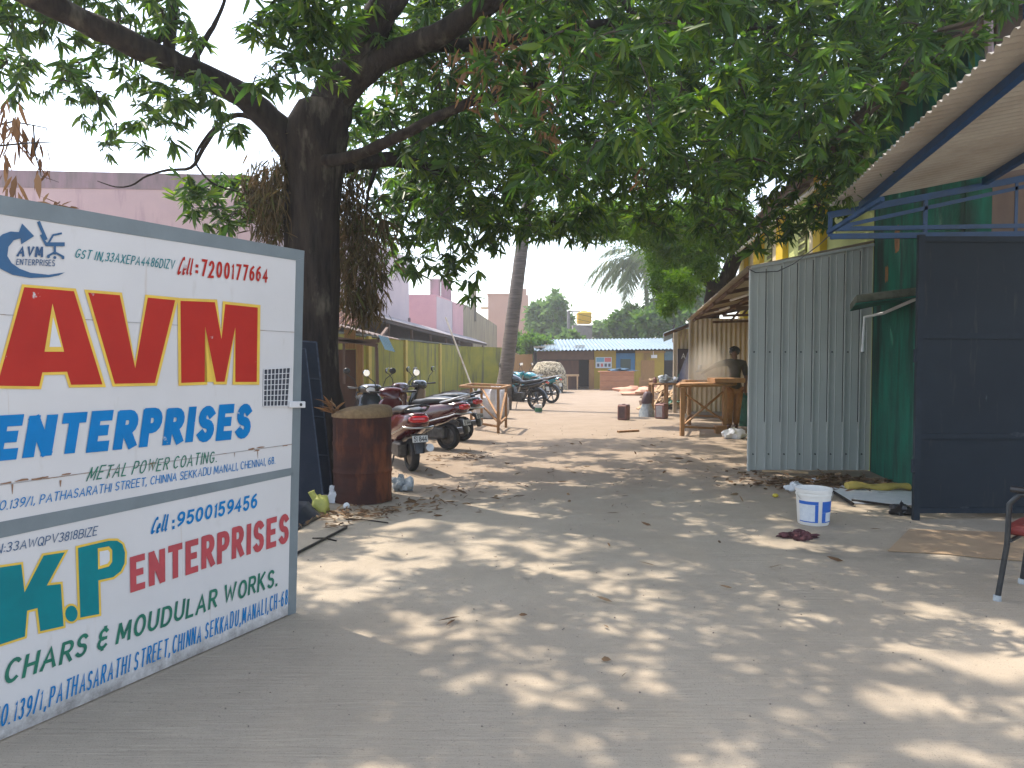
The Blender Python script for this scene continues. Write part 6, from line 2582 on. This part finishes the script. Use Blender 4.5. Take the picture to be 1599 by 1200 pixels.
# the dense mass over the drive
XS = [560, 600, 650, 700, 760, 800, 850, 900, 960, 1050, 1120, 1200, 1270, 1320, 1370, 1430, 1490, 1560, 1640]
YS = [150, 190, 280, 300, 300, 300, 320, 315, 300, 310, 318, 312, 292, 262, 172, 112, 60, 10, -20]
mass1, mass2, mass3 = [], [], []
mass4 = []
for px in range(600, 1640, 46):
    lim = np.interp(px, XS, YS)
    for py in range(-130, 340, 44):
        if py > lim - 10:
            continue
        j = rg.uniform(-16, 16, 2)
        u = rg.random()
        near = px > 780
        if near and u < .80 and py < lim - 40:
            mass1.append((px + j[0], py + j[1], rg.uniform(28, 48)))
        if u > (.24 if px < 800 else .04):
            mass2.append((px - j[0], py - j[1], rg.uniform(28, 48)))
        if px > 830 and rg.random() < .9:
            mass3.append((px + j[1], min(py + j[0], lim), rg.uniform(26, 44)))
for px in range(560, 1200, 40):
    for py in range(-40, 250, 36):
        if rg.random() < .8:
            mass4.append((px + rg.uniform(-15, 15), py + rg.uniform(-15, 15), rg.uniform(24, 38)))
blobs(mass4, 12.0, 16.0, 9, .24, 9)
blobs(mass1, 5.4, 7.4, 14, .185)
blobs(mass2, 8.2, 10.8, 13, .20)
blobs(mass3, 10.8, 13.0, 11, .22, 9)
blobs([(980, 215, 26), (1010, 190, 30), (1110, 150, 34), (1060, 165, 28), (1040, 60, 34), (970, 60, 40), (880, 60, 36), (1140, 110, 30), (860, 150, 30)], 4.9, 5.5, 16, .19)
low2 = [(px + rg.uniform(-14, 14), min(py + rg.uniform(-12, 12), np.interp(px, XS, YS) + 46), rg.uniform(22, 36)) for px in range(630, 1330, 34) for py in (250, 290, 325, 355) if rg.random() < .8]
blobs(low2, 9.5, 12.5, 15, .20, 10, .9, .85)
blobs([(1330, 250, 30), (1345, 215, 30), (1380, 190, 30), (1400, 150, 34), (1440, 130, 34), (1470, 90, 36), (1500, 60, 36), (1530, 40, 34), (1420, 100, 36), (1360, 160, 36), (1310, 290, 24), (1540, 10, 36), (1570, -10, 30)], 5.6, 7.0, 16, .19)
# unseen leaf clumps added above the view, thinned in places, to shade the drive
for k in range(250):
    x, y = rg.uniform(-7.0, 4.8), 2.6 + 8.9 * rg.random() ** 1.1
    if 7.4 < y < 10.4 and rg.random() < .4:
        continue
    zmin = 1.5 + .56 * y
    z = rg.uniform(max(5.2, zmin + .3), max(5.2, zmin + .3) + 3.6)
    if x + .4 * z > .5 and 1.0 < y - .37 * z < 3.9 and rg.random() < .72:
        continue
    c = np.array((x, y, z))
    n_ = 17
    o = rg.normal(size=(n_, 3)) * np.array([.36, .36, .22])
    rosettes(c + o, 10, .25)
for k in range(38):  # more unseen clumps, added to shade the near end of the drive
    x, y = rg.uniform(-6.2, -1.7), rg.uniform(3.6, 7.2)
    zmin = 1.5 + .56 * y
    z = max(6.2, zmin + .4) + rg.uniform(0, 4.0)
    o = rg.normal(size=(18, 3)) * np.array([.42, .42, .25])
    rosettes(np.array((x, y, z)) + o, 10, .25)
CPa, CDa, CLa = np.concatenate(CP_), np.concatenate(CD_), np.concatenate(CL_)
print("mango leaves", len(CPa))
cn = leaves("crown", CPa, CDa, CLa, CLa * rg.uniform(.165, .235, len(CLa)), m_mango, mango, .06, rng=rg)
TW.build("twigs", m_barkl, trunk)

# dry brown curtain of a dead climber hanging round the trunk
def dry(lst, Y0_, Y1_, dens, L, mat, name, hang=1.2, wdt_=(.13, .24)):
    Ps, Ds, Ls = [], [], []
    for (px, py, r) in lst:
        Y = rg.uniform(Y0_, Y1_)
        c = np.array(at(px, py, Y))
        rad = r / F_PX * Y
        n_ = int(dens * (rad / .3) ** 2)
        o = rg.normal(size=(n_, 3)) * rad * np.array([.5, .45, .6])
        D = rg.normal(size=(n_, 3)) * .55
        D[:, 2] -= hang
        Ps.append(c + o)
        Ds.append(D)
        Ls.append(L * rg.uniform(.5, 1.2, n_))
    Ps, Ds, Ls = map(np.concatenate, (Ps, Ds, Ls))
    return leaves(name, Ps, Ds, Ls, Ls * rg.uniform(*wdt_, len(Ls)), mat, mango, .05, rng=rg)


dry([(412, 285, 34), (425, 320, 32), (418, 350, 26), (435, 260, 24), (400, 310, 24), (430, 300, 30), (428, 345, 24)], 8.5, 8.9, 520, .2, m_drygr, "dry_climber", 1.1, (.06, .13))
dry([(545, 285, 24), (555, 330, 30), (560, 375, 34), (545, 420, 30), (562, 450, 26), (575, 400, 28), (550, 355, 30), (535, 310, 20), (580, 470, 22), (560, 485, 20), (590, 430, 18), (545, 460, 20), (600, 350, 18), (530, 400, 14)],
    8.9, 9.4, 520, .21, m_drygr, "dry_climber", 1.1, (.06, .13))
dry([(760, 110, 44), (800, 90, 44), (745, 150, 30), (820, 140, 40), (700, 90, 22), (790, 60, 40), (735, 90, 26), (850, 190, 30), (860, 215, 20), (625, 118, 14), (905, 60, 40), (880, 240, 14), (1000, 270, 14)], 6.8, 7.6, 60, .17, m_dryl, "dry_leaves", .9)
dry([(14, 180, 20), (25, 210, 24), (58, 225, 14), (66, 262, 15), (15, 285, 18), (30, 300, 12), (8, 240, 14)], 3.6, 3.9, 330, .12, m_dryl, "dry_leaves", 1.6)
b = MB()
b.tube([at(-60, 190, 3.75), at(0, 195, 3.75), at(20, 190, 3.75), at(72, 200, 3.75), at(74, 208, 3.75)], [.006, .005, .004, .003, .002], 6)
b.build("hanging_twig", m_barkl, trunk)
b = MB()
b.tube([at(-60, 232, 3.75), at(0, 228, 3.75), at(40, 224, 3.75), at(88, 222, 3.75)], [.006, .005, .004, .002], 6)
b.build("hanging_twig", m_barkl, trunk)
b = MB()
b.tube([at(52, 195, 3.75), at(55, 240, 3.72), at(64, 275, 3.72), at(92, 285, 3.72)], [.004, .003, .002, .001], 6)
b.build("hanging_twig", m_barkl, trunk)
b = MB()
b.tube([at(880, 105, 5.4), at(878, 150, 5.4), at(862, 175, 5.4), at(836, 178, 5.4)], [.006, .005, .004, .003], 6)
b.build("hanging_twig", m_barkl, trunk)
b = MB()
b.tube([at(998, 90, 5.2), at(1012, 130, 5.2), at(1022, 180, 5.2)], [.005, .004, .003], 6)
b.build("hanging_twig", m_barkl, trunk)
gt = np.array([list(gp(x, top_y(x) - 2, -.02)) for x in (72, 85, 95, 104, 112, 118, 90, 100)])
D = rg.normal(size=(8, 3))
D[:, 2] = np.abs(D[:, 2]) * .4
tag(leaves("dry_leaves", gt, D, rg.uniform(.05, .10, 8), rg.uniform(.012, .02, 8), m_dryl, None, .02, rng=rg), "few dry brown leaves caught on the top edge of the painted gate", "dry leaves")

# ------------------------------------------------------------------ coconut palms


def palm(name, label, base, top, r0, r1, nf, L, bend, seed, cat="palm", hang=.9):
    t = T(name, label, cat, base)
    rn = random.Random(seed)
    b = MB()
    n_ = 46
    secs = []
    for i in range(n_ + 1):
        u = i / n_
        p = base.lerp(top, u) + bend * (4 * u * (1 - u))
        r = r0 + (r1 - r0) * min(1, u * 1.2) + r0 * .35 * max(0, 1 - u * 14)
        r *= 1 + .035 * (i % 2)
        secs.append([p + Vector((r * math.cos(2 * math.pi * j / 14), r * math.sin(2 * math.pi * j / 14), 0)) for j in range(14)])
    b.loft(secs)
    b.build("trunk", m_palm, t, smooth=30)
    Ps, Ds, Ls = [], [], []
    rb = MB()
    for k in range(nf):
        az = 2 * math.pi * k / nf + rn.uniform(-.25, .25)
        el = rn.uniform(-.35, 1.0)
        d = Vector((math.cos(az) * math.cos(el), math.sin(az) * math.cos(el), math.sin(el)))
        pts_ = []
        p = top.copy()
        v = d.copy()
        st_ = L * rn.uniform(.8, 1.1) / 12
        for i in range(13):
            pts_.append(p.copy())
            p = p + v * st_
            v = (v + Vector((0, 0, -.13 * hang))).normalized()
        rb.tube(pts_, [.035 - .0025 * i for i in range(13)], 5)
        side = Vector((-math.sin(az), math.cos(az), 0))
        for i in range(1, 13):
            for q in range(4):
                u = i - q / 4
                a0 = pts_[int(u)].lerp(pts_[min(12, int(u) + 1)], u % 1)
                ta = (pts_[min(12, int(u) + 1)] - pts_[max(0, int(u) - 1)]).normalized()
                for s in (-1, 1):
                    dd = side * s * .75 + ta * .55 + Vector((0, 0, -.55 + rn.uniform(-.2, .2)))
                    Ps.append(a0)
                    Ds.append(dd)
                    Ls.append(L * .22 * math.sin(math.pi * min(.95, .15 + u / 14)) + .1)
    c_ = leaves("crown", np.array([list(p) for p in Ps]), np.array([list(p) for p in Ds]), np.array(Ls), np.array(Ls) * .075, m_frond, t, .12, kite=True, rng=np.random.default_rng(seed))
    rb.build("frond_ribs", m_frond, c_)
    return t


pb = G(783, 640)
pt_ = at(829, 300, 22.6)
ptop = pb + (pt_ - pb) * 2.05
palm("coconut_palm", "leaning coconut palm trunk behind the timber trestle, its head lost in the mango crown", pb, ptop, .215, .145, 12, 3.0, Vector((-.05, 0, 0)), 5)
bx = at(1004, 408, 48)
palm("coconut_palm", "far coconut palm with long drooping fronds above the second tin shed", Vector((bx.x, 48, gz(48))), bx, .17, .12, 26, 4.8, Vector((.3, 0, 0)), 9, hang=1.5)


# ------------------------------------------------------------------ other trees
def tree(name, label, base, cl, mat, n, L, W, hang=.0, r0=.2, seed=1, limbs=True, group=None, sq=.75, flat=0.0, bark=None):
    """cl: crown clumps (centre, radius)"""
    t = T(name, label, "tree" if name != "shrub" else "shrub", base, 0, group)
    g_ = np.random.default_rng(seed)
    b = MB()
    cm = sum((Vector(c) for c, _ in cl), Vector((0, 0, 0))) / len(cl)
    fk = base.lerp(Vector((cm.x, cm.y, max(base.z + .5, min(c[2] for c, _ in cl) - .3))), .85)
    if limbs:
        P, r_ = smooth_path([base + Vector((0, 0, -.1)), base.lerp(fk, .5) + Vector((r0 * .6, 0, 0)), fk], [r0 * 1.2, r0, r0 * .8], 5)
        b.tube(P, r_, 10)
    for c, r in cl if limbs else []:
        c = Vector(c)
        m = fk.lerp(c, .5) + Vector(g_.normal(size=3)) * .12 * r
        P, r_ = smooth_path([fk, m, c], [r0 * .5, r0 * .3, r0 * .08], 4)
        b.tube(P, r_, 6)
    if limbs:
        b.build("trunk", bark or m_barkl, t, smooth=60)
    tot = sum(r ** 2 for _, r in cl)
    Ps, Ds = [], []
    for c, r in cl:
        k = int(n * r * r / tot)
        ns = max(4, k // 26)
        o = g_.normal(size=(ns, 3))
        o = o / np.linalg.norm(o, axis=1, keepdims=True) * (g_.uniform(.2, 1, (ns, 1)) ** .45) * r
        o[:, 2] *= sq
        for q in o:
            kk = max(4, k // ns)
            Ps.append(np.array(c) + q + g_.normal(size=(kk, 3)) * r * .13)
            D = g_.normal(size=(kk, 3))
            D[:, 2] = D[:, 2] * (1 - flat) - hang
            Ds.append(D)
    Ps, Ds = np.concatenate(Ps), np.concatenate(Ds)
    Ls = L * g_.uniform(.6, 1.3, len(Ps))
    leaves("crown", Ps, Ds, Ls, Ls * W, mat, t, .05 * L, kite=True, rng=g_)
    return t


def cl_(Y0_, Y1_, *q):
    out = []
    for px, py, r in q:
        Y = random.uniform(Y0_, Y1_)
        out.append((tuple(at(px, py, Y)), r / F_PX * Y))
    return out


random.seed(21)
# feathery tree behind the work bay; its trunk crosses the shed roof
fb = Vector((5.35, 20.2, gz(20)))
ft = tree("neem_tree", "feathery light green tree with a dark leaning trunk rising behind the tin shed roofs", fb,
          cl_(16, 22, (1000, 350, 36), (1045, 370, 40), (1095, 420, 26), (1120, 380, 30), (930, 340, 36), (950, 350, 30), (1050, 400, 44), (1090, 385, 40), (1040, 440, 26), (1065, 445, 30), (1040, 475, 20), (960, 345, 40), (1010, 350, 44), (1080, 340, 44), (1110, 330, 34),
              (1130, 300, 36), (900, 340, 30), (1100, 420, 24), (1070, 470, 14), (850, 345, 22), (1150, 330, 26)),
          m_neem, 62000, .13, .26, .55, .10, 31, sq=.85, limbs=False)
b = MB()
P, r_ = smooth_path([fb + Vector((0, 0, -.1)), at(1112, 470, 20), at(1132, 440, 19.8), at(1147, 405, 19.6), at(1166, 380, 19.4), at(1192, 348, 19.0), at(1210, 300, 18.5)], [.22, .21, .20, .19, .17, .16, .10], 5)
b.tube(P, r_, 12)
P, r_ = smooth_path([at(1136, 445, 19.8), at(1115, 450, 19.7), at(1097, 434, 19.5)], [.14, .12, .09], 4)
b.tube(P, r_, 10)
P, r_ = smooth_path([at(1168, 375, 19.4), at(1140, 350, 19), at(1105, 342, 18.6), at(1060, 350, 18.2)], [.10, .09, .07, .03], 4)
b.tube(P, r_, 10)
b.build("trunk", m_bark, ft, smooth=60)

GT = "trees beyond the blue roofed shed"
for px, bt_y, Y, lab, q, mt, nn in (
    (862, 540, 58, "pale airy tree left of the utility pole beyond the shed", ((845, 490, 22), (868, 478, 20), (880, 500, 18), (850, 515, 22), (875, 520, 20), (834, 505, 14), (866, 462, 8)), m_farp, 6500),
    (940, 540, 62, "low pale tree between the yellow tank and the palm", ((935, 520, 14), (948, 515, 16), (960, 522, 14), (930, 508, 6)), m_farp, 2600),
    (980, 540, 50, "dark green round crowned tree below the far palm", ((965, 505, 18), (985, 498, 22), (1000, 512, 20), (975, 520, 18), (990, 520, 20)), m_far, 5200),
    (1030, 540, 46, "dense green tree behind the second tin shed's roof", ((1015, 500, 24), (1035, 490, 28), (1055, 485, 30), (1040, 515, 22), (1022, 520, 20), (1070, 470, 28), (1085, 455, 28)), m_far, 6500),
    (905, 545, 47, "small grey green tree in front of the tank tower", ((890, 528, 12), (902, 533, 9), (880, 534, 10)), m_farp, 1800)):
    Yb_ = Y
    base = Vector((at(px, 540, Y).x, Y, gz(Y)))
    tree("broadleaf_tree", lab, base, cl_(Y - 2, Y + 2, *q), mt, nn, .42, .5, .2, .16, px, group=GT)
tree("shrub", "bright green bush leaning over the plank fence at the corner of the yard", Vector((at(835, 540, 39.5).x, 39.5, gz(39))), cl_(38.5, 40.5, (812, 540, 14), (830, 532, 16), (848, 538, 15), (862, 545, 12), (820, 552, 12), (840, 550, 14), (803, 525, 9)),
     m_bush, 5200, .22, .45, .1, .07, 77)

# ------------------------------------------------------------------ leaf litter: a few thousand leaves nobody could count
Ps = []
for (px, py, sx, sy, k) in ((1290, 756, .38, .16, 420), (1240, 760, .4, .2, 130), (1320, 752, .22, .10, 200), (1180, 745, .3, .2, 60), (545, 805, .28, .12, 90), (600, 800, .25, .1, 60), (700, 770, .5, .3, 45), (640, 790, .4, .2, 60),
                            (900, 800, 1.6, 1.6, 26), (760, 740, .9, .5, 40), (1000, 760, 1.2, .8, 16), (1000, 1000, 1.5, .8, 6), (720, 715, .3, .25, 70), (500, 820, .2, .1, 25), (1120, 720, .7, .5, 30), (880, 700, 1.2, .5, 16)):
    c = G(px, py)
    p = rg.normal(size=(k, 3)) * np.array([sx, sy, 0]) + np.array(c)
    hz = .09 * np.exp(-((p[:, 0] - G(1300, 754).x) / .3) ** 2 - ((p[:, 1] - G(1300, 754).y) / .14) ** 2) if py in (756, 752) else 0
    p[:, 2] = .008 + rg.uniform(0, .012, k) + hz * rg.uniform(.2, 1, k)
    Ps.append(p)
Ps = np.concatenate(Ps)
Ps[:, 2] += np.array([gz(y) for y in Ps[:, 1]])
D = rg.normal(size=(len(Ps), 3))
D[:, 2] = np.abs(D[:, 2]) * .12
o = leaves("leaf_litter", Ps, D, rg.uniform(.05, .15, len(Ps)), rg.uniform(.012, .03, len(Ps)), m_litter, None, .0, rng=rg)
o["kind"] = "stuff"
o["label"] = "scattered dry leaves on the concrete and sand"
# pebbles and crumbs
rnp = random.Random(8)
b = MB()
for k in range(600):
    y = 3 + 14 * rnp.random() ** 1.2
    x = rnp.uniform(-1.6, 3.4) * (.5 + y / 12)
    r_ = rnp.uniform(.001, .0042) * (1 + y / 12)
    b.blob((x, y, gz(y) + r_ * .5), (r_, r_ * rnp.uniform(.6, 1), r_ * .7), 6, 4, .3, k)
o = b.build("pebbles", M("pebble", (.25, .21, .17), (.14, .11, .09), 30, .9))
o["kind"] = "stuff"

# ------------------------------------------------------------------ the dusty air of the yard
hm, hnt, hb = newmat("dusty_air")
hnt.nodes.remove(hb)
hv = nd(hnt, "ShaderNodeVolumePrincipled")
hv.inputs["Color"].default_value = (.93, .95, 1.0, 1)
hv.inputs["Density"].default_value = .0019
hv.inputs["Anisotropy"].default_value = .45
hnt.links.new(hv.outputs[0], hnt.nodes["Material Output"].inputs["Volume"])
b = MB()
b.span((-45, -12, -1.6), (45, 90, 16))
o = b.build("haze", hm)
o["kind"] = "stuff"
